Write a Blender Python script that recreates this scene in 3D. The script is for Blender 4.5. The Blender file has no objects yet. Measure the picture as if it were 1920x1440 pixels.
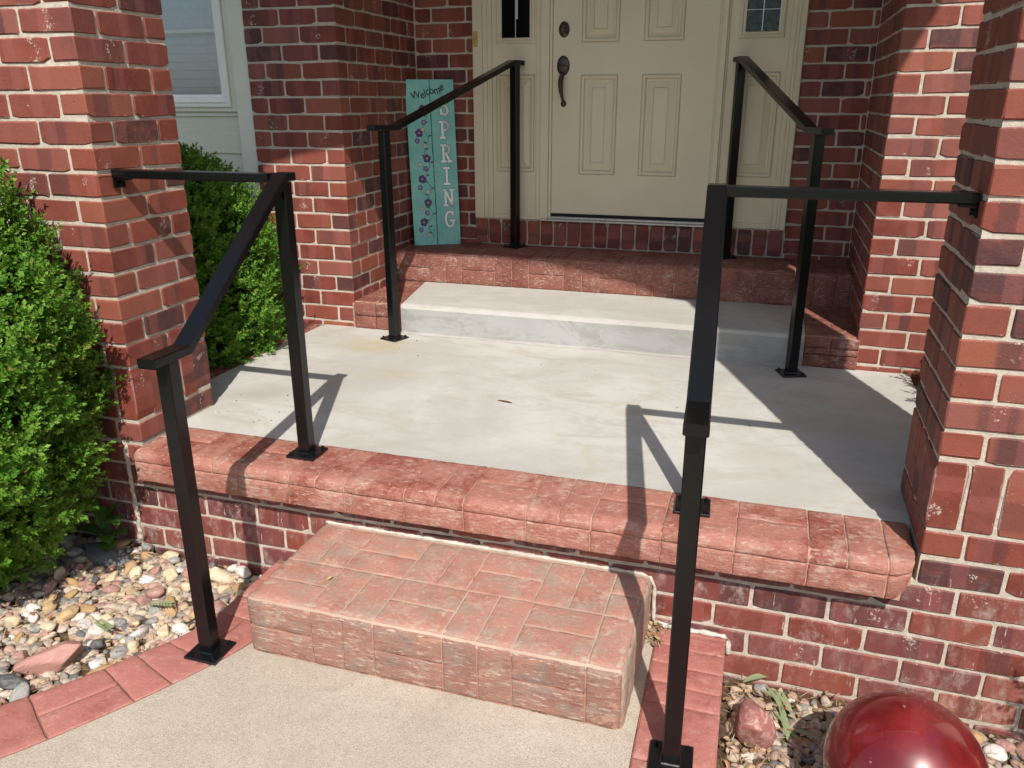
import bpy, math, random
import numpy as np
from mathutils import Vector, Matrix
rnd = random.Random(11)
npr = np.random.default_rng(5)
S = bpy.context.scene
COL = S.collection

# ------------------------------------------------------------------ camera, sky, sun, exposure
def cam_axes(yaw, pitch, roll):
    cy, sy = math.cos(math.radians(yaw)), math.sin(math.radians(yaw))
    cp, sp = math.cos(math.radians(pitch)), math.sin(math.radians(pitch))
    fw = Vector((-sy*cp, cy*cp, -sp)); r0 = Vector((cy, sy, 0)); u0 = r0.cross(fw)
    a = math.radians(roll)
    return fw, math.cos(a)*r0 + math.sin(a)*u0, -math.sin(a)*r0 + math.cos(a)*u0
fw, rt, up = cam_axes(17.5884, 19.3253, -0.1635)
cd = bpy.data.cameras.new('camera'); co = bpy.data.objects.new('camera', cd); COL.objects.link(co)
cd.sensor_width = 36; cd.lens = 36*1517.95/1920; cd.clip_start = .02; cd.clip_end = 500
m = Matrix((( rt.x, up.x, -fw.x, .4979), (rt.y, up.y, -fw.y, -2.1841), (rt.z, up.z, -fw.z, 1.5673), (0, 0, 0, 1)))
co.matrix_world = m
S.camera = co

SUN = Vector((-.246, .615, -.749)).normalized()
W = bpy.data.worlds.new('World'); S.world = W; W.use_nodes = True
nt = W.node_tree; nt.nodes.clear()
sky = nt.nodes.new('ShaderNodeTexSky'); sky.sky_type = 'NISHITA'; sky.sun_disc = False
sky.sun_elevation = math.asin(-SUN.z); sky.sun_rotation = math.atan2(-SUN.x, -SUN.y)
sky.air_density = 1.0; sky.dust_density = 1.6; sky.ozone_density = 1.0
bg = nt.nodes.new('ShaderNodeBackground'); bg.inputs[1].default_value = .115
ow = nt.nodes.new('ShaderNodeOutputWorld')
nt.links.new(sky.outputs[0], bg.inputs[0]); nt.links.new(bg.outputs[0], ow.inputs[0])
sl = bpy.data.lights.new('sun', 'SUN'); sl.energy = 4.3; sl.angle = math.radians(.53); sl.color = (1, .95, .88)
so = bpy.data.objects.new('sun', sl); COL.objects.link(so)
so.rotation_euler = SUN.to_track_quat('-Z', 'Y').to_euler()
S.view_settings.view_transform = 'Standard'; S.view_settings.look = 'None'
S.view_settings.exposure = .33; S.view_settings.gamma = 1; S.view_settings.use_curve_mapping = False

# ------------------------------------------------------------------ object helpers
def tag(o, label=None, cat=None, group=None, kind=None):
    if label: o['label'] = label
    if cat: o['category'] = cat
    if group: o['group'] = group
    if kind: o['kind'] = kind
    return o
def wl(o):
    v = Vector((0, 0, 0))
    while o is not None: v = v + o.location; o = o.parent
    return v
def thing(name, loc, label, cat, group=None):
    o = bpy.data.objects.new(name, None); o.empty_display_size = .1
    COL.objects.link(o); o.location = loc
    return tag(o, label, cat, group)
def link(name, me, parent=None, loc=(0, 0, 0), rot=None):
    o = bpy.data.objects.new(name, me); COL.objects.link(o)
    if parent is not None: o.parent = parent
    o.location = loc
    if rot is not None: o.rotation_euler = rot
    return o
def mesh(name, v, f, mats, smooth=False, mi=None):
    me = bpy.data.meshes.new(name)
    me.from_pydata([tuple(p) for p in v], [], f)
    for mm in (mats if isinstance(mats, (list, tuple)) else [mats]): me.materials.append(mm)
    if smooth: me.polygons.foreach_set('use_smooth', [True]*len(me.polygons))
    if mi is not None: me.polygons.foreach_set('material_index', mi)
    me.update()
    return me
def part(name, v, f, mats, parent=None, smooth=False, mi=None):
    """mesh in world coordinates, re-based to its parent's origin"""
    if parent is not None:
        b = wl(parent); v = [(p[0]-b.x, p[1]-b.y, p[2]-b.z) for p in v]
    return link(name, mesh(name, v, f, mats, smooth, mi), parent)
class MB:
    def __init__(s): s.v = []; s.f = []; s.mi = []
    def add(s, v, f, mi=0):
        n = len(s.v); s.v += [tuple(p) for p in v]; s.f += [tuple(i+n for i in q) for q in f]; s.mi += [mi]*len(f); return s
    def box(s, x0, x1, y0, y1, z0, z1, b=0., mi=0):
        if b <= 0:
            v = [(x, y, z) for z in (z0, z1) for y in (y0, y1) for x in (x0, x1)]
            f = [(0, 2, 3, 1), (4, 5, 7, 6), (0, 1, 5, 4), (2, 6, 7, 3), (0, 4, 6, 2), (1, 3, 7, 5)]
            return s.add(v, f, mi)
        return s.add(*bevbox((x0, y0, z0), (x1, y1, z1), b), mi)
    def prism(s, poly, axis, a, b, mi=0):
        """extrude a 2-D polygon along axis (0,1,2) from a to b"""
        def P(p, t):
            q = [p[0], p[1]]; q.insert(axis, t); return tuple(q)
        n = len(poly)
        v = [P(p, a) for p in poly] + [P(p, b) for p in poly]
        f = [tuple(range(n))[::-1], tuple(range(n, 2*n))] + [(i, (i+1) % n, n+(i+1) % n, n+i) for i in range(n)]
        return s.add(v, f, mi)
    def rod(s, p, q, r, n=8, mi=0, r2=None):
        p, q = Vector(p), Vector(q); d = (q-p).normalized(); r2 = r if r2 is None else r2
        a = d.orthogonal().normalized(); b = d.cross(a)
        v = []
        for c, rr in ((p, r), (q, r2)):
            for k in range(n):
                t = 2*math.pi*k/n; v.append(c + rr*(math.cos(t)*a + math.sin(t)*b))
        f = [(k, (k+1) % n, n+(k+1) % n, n+k) for k in range(n)] + [tuple(range(n))[::-1], tuple(range(n, 2*n))]
        return s.add(v, f, mi)
    def done(s, name, mats, parent=None, smooth=False):
        o = part(name, s.v, s.f, mats, parent, smooth, s.mi if isinstance(mats, (list, tuple)) else None)
        return o
def bevbox(lo, hi, b):
    v = []; idx = {}
    for ix in (0, 1):
        for iy in (0, 1):
            for iz in (0, 1):
                c = [hi[0] if ix else lo[0], hi[1] if iy else lo[1], hi[2] if iz else lo[2]]
                sg = [-1 if ix else 1, -1 if iy else 1, -1 if iz else 1]
                for ax in range(3):
                    p = [c[k] + (0 if k == ax else sg[k]*b) for k in range(3)]
                    idx[(ix, iy, iz, ax)] = len(v); v.append(tuple(p))
    f = []
    for ax in range(3):
        o = [k for k in range(3) if k != ax]
        for s_ in (0, 1):
            q = []
            for a, bb in ((0, 0), (1, 0), (1, 1), (0, 1)):
                k = [0, 0, 0]; k[ax] = s_; k[o[0]] = a; k[o[1]] = bb; q.append(idx[(*k, ax)])
            f.append(tuple(q))
    for e in range(3):                       # edges along axis e
        o = [k for k in range(3) if k != e]
        for a in (0, 1):
            for bb in (0, 1):
                k0 = [0, 0, 0]; k0[o[0]] = a; k0[o[1]] = bb; k1 = list(k0); k1[e] = 1
                f.append((idx[(*k0, o[0])], idx[(*k0, o[1])], idx[(*k1, o[1])], idx[(*k1, o[0])]))
    for ix in (0, 1):
        for iy in (0, 1):
            for iz in (0, 1): f.append(tuple(idx[(ix, iy, iz, a)] for a in range(3)))
    cen = [(lo[k]+hi[k])/2 for k in range(3)]
    out = []
    for q in f:
        P = [Vector(v[i]) for i in q]; nn = (P[1]-P[0]).cross(P[2]-P[0]); c = sum(P, Vector())/len(P)
        out.append(q if nn.dot(c-Vector(cen)) > 0 else q[::-1])
    return v, out
def sweep(pts, lat, w, h, ch=.003):
    """rectangular tube along pts (top centre line), lat = horizontal side vector, mitred"""
    pts = [Vector(p) for p in pts]; lat = Vector(lat).normalized()
    if lat.cross(pts[1]-pts[0]).z < 0: lat = -lat
    sec = [(-w/2+ch, 0), (w/2-ch, 0), (w/2, -ch), (w/2, -h+ch), (w/2-ch, -h), (-w/2+ch, -h), (-w/2, -h+ch), (-w/2, -ch)]
    v = []; f = []
    for i, p in enumerate(pts):
        d0 = (pts[i]-pts[i-1]).normalized() if i > 0 else None
        d1 = (pts[i+1]-pts[i]).normalized() if i < len(pts)-1 else None
        d = d0 if d1 is None else d1 if d0 is None else (d0+d1).normalized()
        n = lat.cross(d).normalized()
        k = 1. if (d0 is None or d1 is None) else 1/max(.3, d.dot(d0))
        for a, b in sec: v.append(p + lat*a + n*b*k)
    for i in range(len(pts)-1):
        for k in range(8): f.append((8*i+k, 8*i+(k+1) % 8, 8*i+8+(k+1) % 8, 8*i+8+k))
    f.append(tuple(range(8))); f.append(tuple(range(8*len(pts)-8, 8*len(pts)))[::-1])
    return v, [q[::-1] for q in f]

def catmull(P, n=12):
    P = [np.array(p) for p in P]; P = [2*P[0]-P[1]] + P + [2*P[-1]-P[-2]]; o = []
    for i in range(1, len(P)-2):
        for k in range(n):
            t = k/n; a, b, c, d = P[i-1:i+3]
            o.append(.5*((2*b)+(-a+c)*t+(2*a-5*b+4*c-d)*t*t+(-a+3*b-3*c+d)*t**3))
    o.append(P[-2]); return np.array(o)

# ------------------------------------------------------------------ material helpers
class NT:
    def __init__(s, name):
        s.m = bpy.data.materials.new(name); s.m.use_nodes = True; s.t = s.m.node_tree; s.t.nodes.clear()
        s.out = s.t.nodes.new('ShaderNodeOutputMaterial')
    def n(s, typ, **kw):
        o = s.t.nodes.new('ShaderNode'+typ)
        for k, v in kw.items(): setattr(o, k, v)
        return o
    def set(s, sock, v):
        if hasattr(v, 'is_linked') or isinstance(v, bpy.types.NodeSocket): s.t.links.new(v, sock)
        elif isinstance(v, (tuple, list)) and len(v) == 3 and sock.type == 'RGBA': sock.default_value = (*v, 1)
        else: sock.default_value = v
    def math(s, op, a, b=0., c=0.):
        o = s.n('Math', operation=op)
        for i, q in enumerate((a, b, c)): s.set(o.inputs[i], q)
        return o.outputs[0]
    def vmath(s, op, a, b=(0, 0, 0)):
        o = s.n('VectorMath', operation=op); s.set(o.inputs[0], a); s.set(o.inputs[1], b); return o.outputs[0]
    def mix(s, fac, a, b, blend='MIX'):
        o = s.n('Mix', data_type='RGBA', blend_type=blend); s.set(o.inputs[0], fac); s.set(o.inputs[6], a); s.set(o.inputs[7], b)
        return o.outputs[2]
    def ramp(s, x, lo, hi, a=0., b=1.):
        o = s.n('MapRange'); o.interpolation_type = 'SMOOTHSTEP'
        for i, q in enumerate((x, lo, hi, a, b)): s.set(o.inputs[i], q)
        return o.outputs[0]
    def cramp(s, x, stops):
        o = s.n('ValToRGB'); e = o.color_ramp.elements
        while len(e) < len(stops): e.new(.5)
        for q, (p, c) in zip(e, stops): q.position = p; q.color = (*c, 1)
        s.set(o.inputs[0], x); return o.outputs[0]
    def obj(s): return s.n('TexCoord').outputs['Object']
    def pos(s): return s.n('NewGeometry').outputs['Position']
    def rand(s): return s.n('ObjectInfo').outputs['Random']
    def island(s): return s.n('NewGeometry').outputs['Random Per Island']
    def scale(s, v, k):
        o = s.n('Mapping'); s.set(o.inputs[0], v); o.inputs['Scale'].default_value = k if isinstance(k, tuple) else (k, k, k); return o.outputs[0]
    def noise(s, v, sc, det=4, rough=.55, dist=0.):
        o = s.n('TexNoise'); s.set(o.inputs['Vector'], v); o.inputs['Scale'].default_value = sc
        o.inputs['Detail'].default_value = det; o.inputs['Roughness'].default_value = rough; o.inputs['Distortion'].default_value = dist
        return o.outputs[0]
    def vor(s, v, sc, feature='F1', out='Distance'):
        o = s.n('TexVoronoi', feature=feature); s.set(o.inputs['Vector'], v); o.inputs['Scale'].default_value = sc; return o.outputs[out]
    def white(s, w):
        o = s.n('TexWhiteNoise', noise_dimensions='1D'); s.set(o.inputs['W'], w)
        q = s.n('SeparateColor'); s.t.links.new(o.outputs['Color'], q.inputs[0]); return q.outputs
    def sep(s, v):
        o = s.n('SeparateXYZ'); s.set(o.inputs[0], v); return o.outputs
    def bump(s, h, strength=.3, dist=.002, nrm=None):
        o = s.n('Bump'); o.inputs['Strength'].default_value = strength; o.inputs['Distance'].default_value = dist; s.set(o.inputs['Height'], h)
        if nrm is not None: s.set(o.inputs['Normal'], nrm)
        return o.outputs[0]
    def bsdf(s, col, rough=.8, nrm=None, spec=.3, metal=0., coat=0., trans=0.):
        o = s.n('BsdfPrincipled'); s.set(o.inputs['Base Color'], col); s.set(o.inputs['Roughness'], rough)
        s.set(o.inputs['Metallic'], metal); o.inputs['Specular IOR Level'].default_value = spec
        o.inputs['Coat Weight'].default_value = coat; o.inputs['Coat Roughness'].default_value = .02
        o.inputs['Transmission Weight'].default_value = trans
        if nrm is not None: s.set(o.inputs['Normal'], nrm)
        return o.outputs[0]
    def end(s, sh): s.t.links.new(sh, s.out.inputs[0]); return s.m

def mat_brick():
    t = NT('fired_brick'); R = t.rand(); o = t.obj()
    a = t.white(t.math('MULTIPLY', R, 913.7)); b = t.white(t.math('MULTIPLY_ADD', R, 517.3, 31.)); c = t.white(t.math('MULTIPLY_ADD', R, 331.9, 77.))
    cx = t.n('CombineXYZ'); t.set(cx.inputs[0], t.math('MULTIPLY', R, 37.)); t.set(cx.inputs[1], t.math('MULTIPLY', a[1], 19.))
    p = t.vmath('ADD', o, cx.outputs[0])
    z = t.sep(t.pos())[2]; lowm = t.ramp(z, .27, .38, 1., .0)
    base = t.cramp(a[0], [(0, (.142, .031, .022)), (.22, (.182, .041, .027)), (.45, (.220, .060, .037)), (.65, (.160, .046, .037)), (.8, (.226, .077, .060)), (1, (.262, .080, .043))])
    n1 = t.noise(p, 14, 5, .6)
    base = t.mix(t.ramp(n1, .35, .72), base, t.mix(.5, base, (.27, .075, .05)))
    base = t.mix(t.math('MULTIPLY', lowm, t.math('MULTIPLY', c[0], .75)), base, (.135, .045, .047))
    x = t.sep(o)[0]
    nd = t.noise(p, 26, 5, .65)
    def band(cen, wid, soft, k=.03):
        d = t.math('ABSOLUTE', t.math('ADD', t.math('SUBTRACT', x, cen), t.math('MULTIPLY_ADD', nd, k, -k/2)))
        return t.math('SUBTRACT', 1., t.ramp(d, t.math('MULTIPLY', wid, 1.-soft), t.math('MULTIPLY', wid, 1.+soft)))
    c1 = t.math('MULTIPLY_ADD', a[2], .15, -.075)
    b1 = band(c1, t.math('MULTIPLY_ADD', b[0], .042, .012), .22)
    on = t.ramp(b[1], .36, .5); full = t.ramp(b[2], .91, .925)
    dk = t.math('MAXIMUM', t.math('MULTIPLY', b1, t.math('MULTIPLY', on, t.math('MULTIPLY_ADD', a[1], .50, .28))), t.math('MULTIPLY', full, t.ramp(nd, .28, .6, .45, .95)))
    col = t.mix(dk, base, (.074, .031, .032))
    col = t.mix(t.math('MULTIPLY', band(t.math('MULTIPLY_ADD', c[1], .15, -.075), .022, .15, .006), .30), col, (.32, .10, .085))
    # patches of pale salt flecks
    patch = t.math('MULTIPLY', band(t.math('MULTIPLY_ADD', c[2], .13, -.065), t.math('MULTIPLY_ADD', b[0], .03, .014), .8, .06), t.ramp(t.noise(p, 20, 3, .6), .36, .60))
    patch = t.math('MULTIPLY', patch, t.ramp(b[0], .58, .75))
    patch = t.math('MAXIMUM', patch, t.math('MULTIPLY', dk, t.math('MULTIPLY', .45, t.ramp(t.noise(p, 17, 3, .6), .45, .62))))
    fk = t.noise(p, 150, 3, .75); fk2 = t.noise(p, 60, 2, .6)
    th = t.math('SUBTRACT', .80, t.math('MULTIPLY', patch, .30))
    spk = t.ramp(t.math('ADD', t.math('MULTIPLY', fk, .7), t.math('MULTIPLY', fk2, .3)), th, t.math('ADD', th, .06))
    few = t.ramp(t.noise(p, 230, 1, .5), .78, .81, 0., .5)
    col = t.mix(t.math('MAXIMUM', t.math('MULTIPLY', spk, .62), few), col, (.62, .53, .47))
    # mortar smeared raggedly over the top and bottom arrises
    lz = t.math('SUBTRACT', .0366, t.math('ABSOLUTE', t.sep(o)[2]))
    sm = t.ramp(lz, .0004, t.math('MULTIPLY_ADD', t.ramp(t.noise(p, 36, 5, .75), .48, .78), .012, .0016), 1., 0.)
    nz = t.math('ABSOLUTE', t.sep(t.n('TexCoord').outputs['Normal'])[2])
    sm = t.math('MULTIPLY', sm, t.ramp(nz, .4, .75, 1., 0.))
    col = t.mix(t.math('MULTIPLY', sm, .8), col, (.46, .38, .31))
    # lime haze and drips low on the foundation
    hz = t.math('MULTIPLY', t.ramp(t.noise(t.scale(p, (1, 1, .6)), 22, 6, .75), .47, .72), lowm)
    col = t.mix(t.math('MULTIPLY', hz, t.math('MULTIPLY_ADD', c[1], .5, .15)), col, (.47, .38, .35))
    drip = t.math('MULTIPLY', t.ramp(t.noise(t.scale(t.pos(), (70, 70, 9)), 1, 3, .7), .64, .70), lowm)
    col = t.mix(t.math('MULTIPLY', drip, .6), col, (.60, .53, .48))
    pit = t.vor(p, 55); pm = t.math('MULTIPLY', t.math('SUBTRACT', 1., t.ramp(pit, .05, .1)), t.ramp(a[2], .4, .7))
    col = t.mix(pm, col, (.02, .012, .012))
    h = t.math('ADD', t.math('MULTIPLY', t.noise(p, 130, 5, .65), 1.), t.math('MULTIPLY', t.noise(p, 28, 3), 1.4))
    h = t.math('ADD', h, t.math('MULTIPLY', t.math('MULTIPLY', dk, t.noise(p, 210, 3, .7)), 1.6))
    h = t.math('SUBTRACT', h, t.math('MULTIPLY', pm, 1.5)); h = t.math('ADD', h, t.math('MULTIPLY', spk, .6))
    return t.end(t.bsdf(col, t.math('MULTIPLY_ADD', n1, .2, .55), t.bump(h, .5, .0018), .35))
def mat_mortar():
    t = NT('mortar'); p = t.pos()
    n = t.noise(p, 35, 5, .65); f = t.noise(p, 420, 2, .6)
    col = t.mix(t.ramp(n, .3, .7), (.44, .385, .315), (.58, .51, .42))
    col = t.mix(t.ramp(f, .55, .7, 0., .5), col, (.34, .28, .22))
    h = t.math('ADD', t.math('MULTIPLY', n, 1.5), t.math('ADD', t.math('MULTIPLY', f, .5), t.noise(p, 110, 4, .7)))
    return t.end(t.bsdf(col, .95, t.bump(h, .8, .003), .15))
def mat_stamp(name, base, worn, dark, wear=.5, streak=(22, 22, 60), deep=.5, dirt=None, gloss=.62, fleck=.5):
    t = NT(name); R = t.rand(); p = t.pos(); a = t.white(t.math('MULTIPLY', R, 771.))
    n1 = t.noise(p, 6, 6, .7); n2 = t.noise(t.scale(p, streak), 1, 6, .72); n3 = t.noise(p, 260, 3, .7); n4 = t.noise(p, 70, 6, .75)
    col = t.mix(t.math('MULTIPLY', a[0], .5), base, tuple(c*1.18 for c in base))
    dm = t.math('ADD', t.math('MULTIPLY', n1, .75), t.math('ADD', t.math('MULTIPLY', n2, .3), t.math('MULTIPLY_ADD', a[1], .10, -.08)))
    col = t.mix(t.math('MULTIPLY', t.ramp(dm, .48, .58), t.ramp(n4, .35, .6, .35, 1.)), col, dark)
    wm = t.math('ADD', t.math('MULTIPLY', t.noise(p, 11, 5, .7), .45), t.math('ADD', t.math('MULTIPLY', n2, .35), t.math('MULTIPLY', n4, .25)))
    lo = .60 - .16*wear
    col = t.mix(t.math('MULTIPLY', t.ramp(wm, lo, lo+.12), .75), col, worn)
    if dirt: col = t.mix(t.math('MULTIPLY', t.ramp(t.math('ADD', t.noise(p, 10, 6, .75), t.math('MULTIPLY', n2, .3)), .60, .78), .75), col, dirt)
    fl_ = t.ramp(n2, .565, .62, 0., fleck)
    col = t.mix(fl_, col, tuple(min(.8, c*1.25) for c in worn))
    col = t.mix(t.ramp(n2, .43, .37, 0., fleck*.8), col, tuple(c*.6 for c in dark))
    col = t.mix(t.ramp(n3, .55, .72, 0., .4), col, worn)
    col = t.mix(t.ramp(n3, .45, .32, 0., .35), col, tuple(c*.8 for c in dark))
    h = t.math('ADD', t.math('MULTIPLY', n2, 1.5), t.math('ADD', t.math('MULTIPLY', n3, .35), t.math('MULTIPLY', n4, .9)))
    return t.end(t.bsdf(col, t.math('MULTIPLY_ADD', n4, .3, gloss-.15), t.bump(h, deep, .0035), .35))
def mat_concrete(name, a, b, stain, fine=(.33, .29, .25), sc=1., crack=False, speck=0., marks=0.):
    t = NT(name); p = t.pos()
    n1 = t.noise(p, 1.6*sc, 6, .6, .6); n2 = t.noise(t.scale(p, (3.2, 6.5, 8)), 1, 6, .7, 1.2); n3 = t.noise(p, 330, 3, .7); n4 = t.noise(p, 30, 5, .65)
    col = t.mix(t.ramp(n1, .35, .65), a, b)
    col = t.mix(t.math('MULTIPLY', t.ramp(t.math('ADD', n2, t.math('MULTIPLY', n4, .3)), .60, .80), .55), col, stain)
    col = t.mix(t.ramp(n4, .56, .74, 0., .35), col, tuple(min(.8, c*1.15) for c in a))
    col = t.mix(t.ramp(n3, .58, .72, 0., .35), col, fine)
    h = t.math('ADD', t.math('MULTIPLY', n3, .6), t.math('MULTIPLY', n4, .8))
    if marks:
        tr = t.noise(t.scale(p, (5, 34, 34)), 1, 5, .75, .5)            # trowel drag lines
        col = t.mix(t.ramp(tr, .55, .75, 0., .4*marks), col, tuple(c*.78 for c in a))
        col = t.mix(t.ramp(t.noise(p, 3.3, 5, .7, 1.5), .56, .70, 0., .55*marks), col, (.44, .385, .285))
        po = t.vor(p, 95); pk = t.math('MULTIPLY', t.math('SUBTRACT', 1., t.ramp(po, .03, .09)), t.ramp(t.noise(p, 9, 3), .5, .62))
        col = t.mix(t.math('MULTIPLY', pk, .6), col, (.18, .15, .12))
        sx = t.sep(p)
        # dirt gathered where floor meets step and pillars, and two old rusty-yellow stains
        for (cx, cy, r_, cl, st) in ((-1.36, 1.40, .30, (.43, .36, .22), .75), (-1.12, .98, .20, (.40, .34, .23), .6), (-1.52, .60, .22, (.36, .33, .28), .6), (.82, .95, .28, (.40, .36, .30), .6), (.55, .55, .2, (.40, .37, .32), .5)):
            d = t.math('SQRT', t.math('ADD', t.math('POWER', t.math('SUBTRACT', sx[0], cx), 2.), t.math('POWER', t.math('MULTIPLY', t.math('SUBTRACT', sx[1], cy), 1.5), 2.)))
            mk = t.math('MULTIPLY', t.math('SUBTRACT', 1., t.ramp(t.math('ADD', d, t.math('MULTIPLY_ADD', n2, .3, -.15)), r_*.25, r_)), t.ramp(n2, .35, .6, .35, 1.))
            col = t.mix(t.math('MULTIPLY', mk, st*marks), col, cl)
        h = t.math('ADD', h, t.math('SUBTRACT', t.math('MULTIPLY', tr, .8), t.math('MULTIPLY', pk, 1.5)))
    if speck:
        v = t.vor(p, 420, out='Color'); sv = t.sep(v)[0]; vd = t.vor(p, 420)
        col = t.mix(t.math('MULTIPLY', t.ramp(sv, .72, .9), speck), col, (.16, .12, .095))
        col = t.mix(t.math('MULTIPLY', t.ramp(sv, .30, .1), speck*.8), col, (.66, .60, .52))
        col = t.mix(t.ramp(t.noise(p, 5, 6, .75, .8), .52, .68, 0., .4), col, tuple(c*.80 for c in a))
        h = t.math('ADD', h, t.math('MULTIPLY', t.math('SUBTRACT', .6, vd), 1.2))
    return t.end(t.bsdf(col, .88, t.bump(h, .4, .0014 if not speck else .0022), .25))
def mat_plain(name, col, rough=.5, spec=.4, var=.12, nscale=25, bumpk=.1, metal=0., coat=0., vec=None):
    t = NT(name); p = t.pos(); n = t.noise(t.scale(p, vec) if vec else p, nscale, 5, .6)
    c = t.mix(t.ramp(n, .3, .7), tuple(q*(1-var) for q in col), tuple(min(1, q*(1+var)) for q in col))
    return t.end(t.bsdf(c, t.math('MULTIPLY_ADD', n, .12, rough-.06), t.bump(n, bumpk, .001), spec, metal, coat))
def mat_paint():
    t = NT('cream_door_paint'); p = t.pos(); g = t.noise(t.scale(p, (160, 160, 5)), 1, 4, .6); n = t.noise(p, 3, 4)
    c = t.mix(t.ramp(n, .3, .7), (.66, .58, .415), (.70, .62, .45))
    c = t.mix(t.ramp(g, .58, .75, 0., .12), c, (.47, .41, .30))
    return t.end(t.bsdf(c, .42, t.bump(g, .18, .0008), .4))
def mat_black():
    t = NT('black_powder_coat'); p = t.pos(); n = t.noise(p, 700, 2, .6); d = t.noise(p, 90, 4, .7)
    c = t.mix(t.ramp(d, .68, .80, 0., .15), (.0045, .0045, .005), (.05, .048, .046))
    c = t.mix(t.math('MULTIPLY', t.ramp(t.noise(p, 240, 1, .5), .77, .80), .18), c, (.30, .28, .25))
    return t.end(t.bsdf(c, t.math('MULTIPLY_ADD', d, .12, .17), t.bump(n, .05, .0006), .38))
def mat_gloss():
    t = NT('black_gloss'); p = t.pos(); n = t.noise(p, 120, 4, .7)
    return t.end(t.bsdf((.006, .006, .007), t.math('MULTIPLY_ADD', n, .2, .10), t.bump(n, .25, .001), .55))
def mat_leaf(name, a, b, c):
    t = NT(name); r = t.island(); q = t.noise(t.pos(), 9, 3, .6)
    col = t.cramp(t.math('ADD', t.math('MULTIPLY', r, .55), t.ramp(q, .32, .68, 0., .45)), [(0, a), (.45, b), (1, c)])
    col = t.mix(t.ramp(r, .985, .99), col, (.30, .20, .06))
    d = t.bsdf(col, .5, None, .25)
    tr = t.n('BsdfTranslucent'); t.set(tr.inputs[0], t.mix(.35, col, (.30, .42, .05)))
    mx = t.n('MixShader'); mx.inputs[0].default_value = .28
    t.t.links.new(d, mx.inputs[1]); t.t.links.new(tr.outputs[0], mx.inputs[2])
    return t.end(mx.outputs[0])
def mat_stone(name, a, b, c, use_island=False, nsc=1.6):
    t = NT(name); R = t.island() if use_island else t.rand(); o = t.obj() if not use_island else t.pos()
    cx = t.n('CombineXYZ'); t.set(cx.inputs[0], t.math('MULTIPLY', R, 71.)); t.set(cx.inputs[1], t.math('MULTIPLY', R, 33.))
    p = t.vmath('ADD', o, cx.outputs[0])
    col = t.mix(R, a, b)
    n = t.noise(p, nsc, 6, .65, .8); f = t.noise(p, nsc*9, 3, .7)
    col = t.mix(t.ramp(n, .45, .66, 0., .8), col, c)
    col = t.mix(t.ramp(f, .5, .75, 0., .4), col, tuple(q*.55 for q in a))
    return t.end(t.bsdf(col, .7, t.bump(t.math('ADD', n, t.math('MULTIPLY', f, .5)), .7, .004), .35))
def mat_gravel():
    t = NT('mixed_gravel'); r = t.island(); p = t.pos()
    col = t.cramp(r, [(0, (.12, .12, .12)), (.14, (.26, .245, .22)), (.28, (.40, .25, .19)), (.42, (.52, .42, .28)), (.58, (.37, .32, .27)), (.72, (.58, .50, .37)), (.85, (.42, .23, .19)), (1, (.66, .60, .51))])
    n = t.noise(p, 160, 4, .7); col = t.mix(t.ramp(n, .45, .7, 0., .5), col, (.14, .10, .07))
    return t.end(t.bsdf(col, .8, t.bump(n, .4, .002), .3))
def mat_litter():
    t = NT('dry_litter'); r = t.island()
    col = t.cramp(r, [(0, (.16, .10, .06)), (.3, (.30, .21, .12)), (.6, (.44, .34, .20)), (.86, (.30, .13, .06)), (1, (.55, .46, .31))])
    return t.end(t.bsdf(col, .8, None, .25))
def mat_soil():
    t = NT('bed_soil'); p = t.pos(); n = t.noise(p, 40, 6, .7); f = t.noise(t.scale(p, (180, 60, 100)), 1, 4, .7)
    col = t.mix(t.ramp(n, .35, .7), (.055, .035, .022), (.15, .10, .06)); col = t.mix(t.ramp(f, .56, .7, 0., .7), col, (.33, .23, .12))
    return t.end(t.bsdf(col, .95, t.bump(t.math('ADD', n, f), .8, .006), .1))
def mat_lawn():
    t = NT('lawn_grass'); p = t.pos(); n = t.noise(p, 1.3, 6, .7); f = t.noise(p, 60, 4, .7)
    col = t.mix(t.ramp(n, .35, .65), (.045, .085, .02), (.075, .12, .03)); col = t.mix(t.ramp(f, .5, .7, 0., .5), col, (.03, .055, .014))
    return t.end(t.bsdf(col, .9, t.bump(f, .5, .02), .1))
def mat_board():
    t = NT('teal_board_paint'); p = t.obj(); R = t.rand()
    cx = t.n('CombineXYZ'); t.set(cx.inputs[0], t.math('MULTIPLY', R, 13.)); q = t.vmath('ADD', p, cx.outputs[0])
    g = t.noise(t.scale(q, (130, 90, 5)), 1, 5, .65, .8); n = t.noise(q, 9, 5, .6)
    col = t.mix(t.ramp(n, .3, .7), (.19, .50, .445), (.27, .60, .53)); col = t.mix(t.ramp(g, .52, .72, 0., .55), col, (.10, .34, .29))
    k = t.vor(t.scale(q, (9, 9, 2.6)), 1); col = t.mix(t.ramp(k, .06, .13, .7, 0.), col, (.20, .27, .14))
    return t.end(t.bsdf(col, .6, t.bump(g, .25, .001), .3))
def mat_glass_dark(name, tint, rough=.03):
    t = NT(name); p = t.pos(); n = t.noise(p, 6, 3)
    return t.end(t.bsdf(tint, rough, t.bump(n, .02, .002), .6, 0., .3))
def mat_window():
    t = NT('window_glass')
    g = t.n('BsdfGlossy'); g.inputs['Roughness'].default_value = .015; t.set(g.inputs[0], (.92, .95, 1.))
    tr = t.n('BsdfTransparent'); t.set(tr.inputs[0], (.84, .88, .90))
    fr = t.n('Fresnel'); fr.inputs[0].default_value = 1.5
    mx = t.n('MixShader'); t.set(mx.inputs[0], t.math('ADD', fr.outputs[0], .10))
    t.t.links.new(tr.outputs[0], mx.inputs[1]); t.t.links.new(g.outputs[0], mx.inputs[2])
    return t.end(mx.outputs[0])
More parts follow.
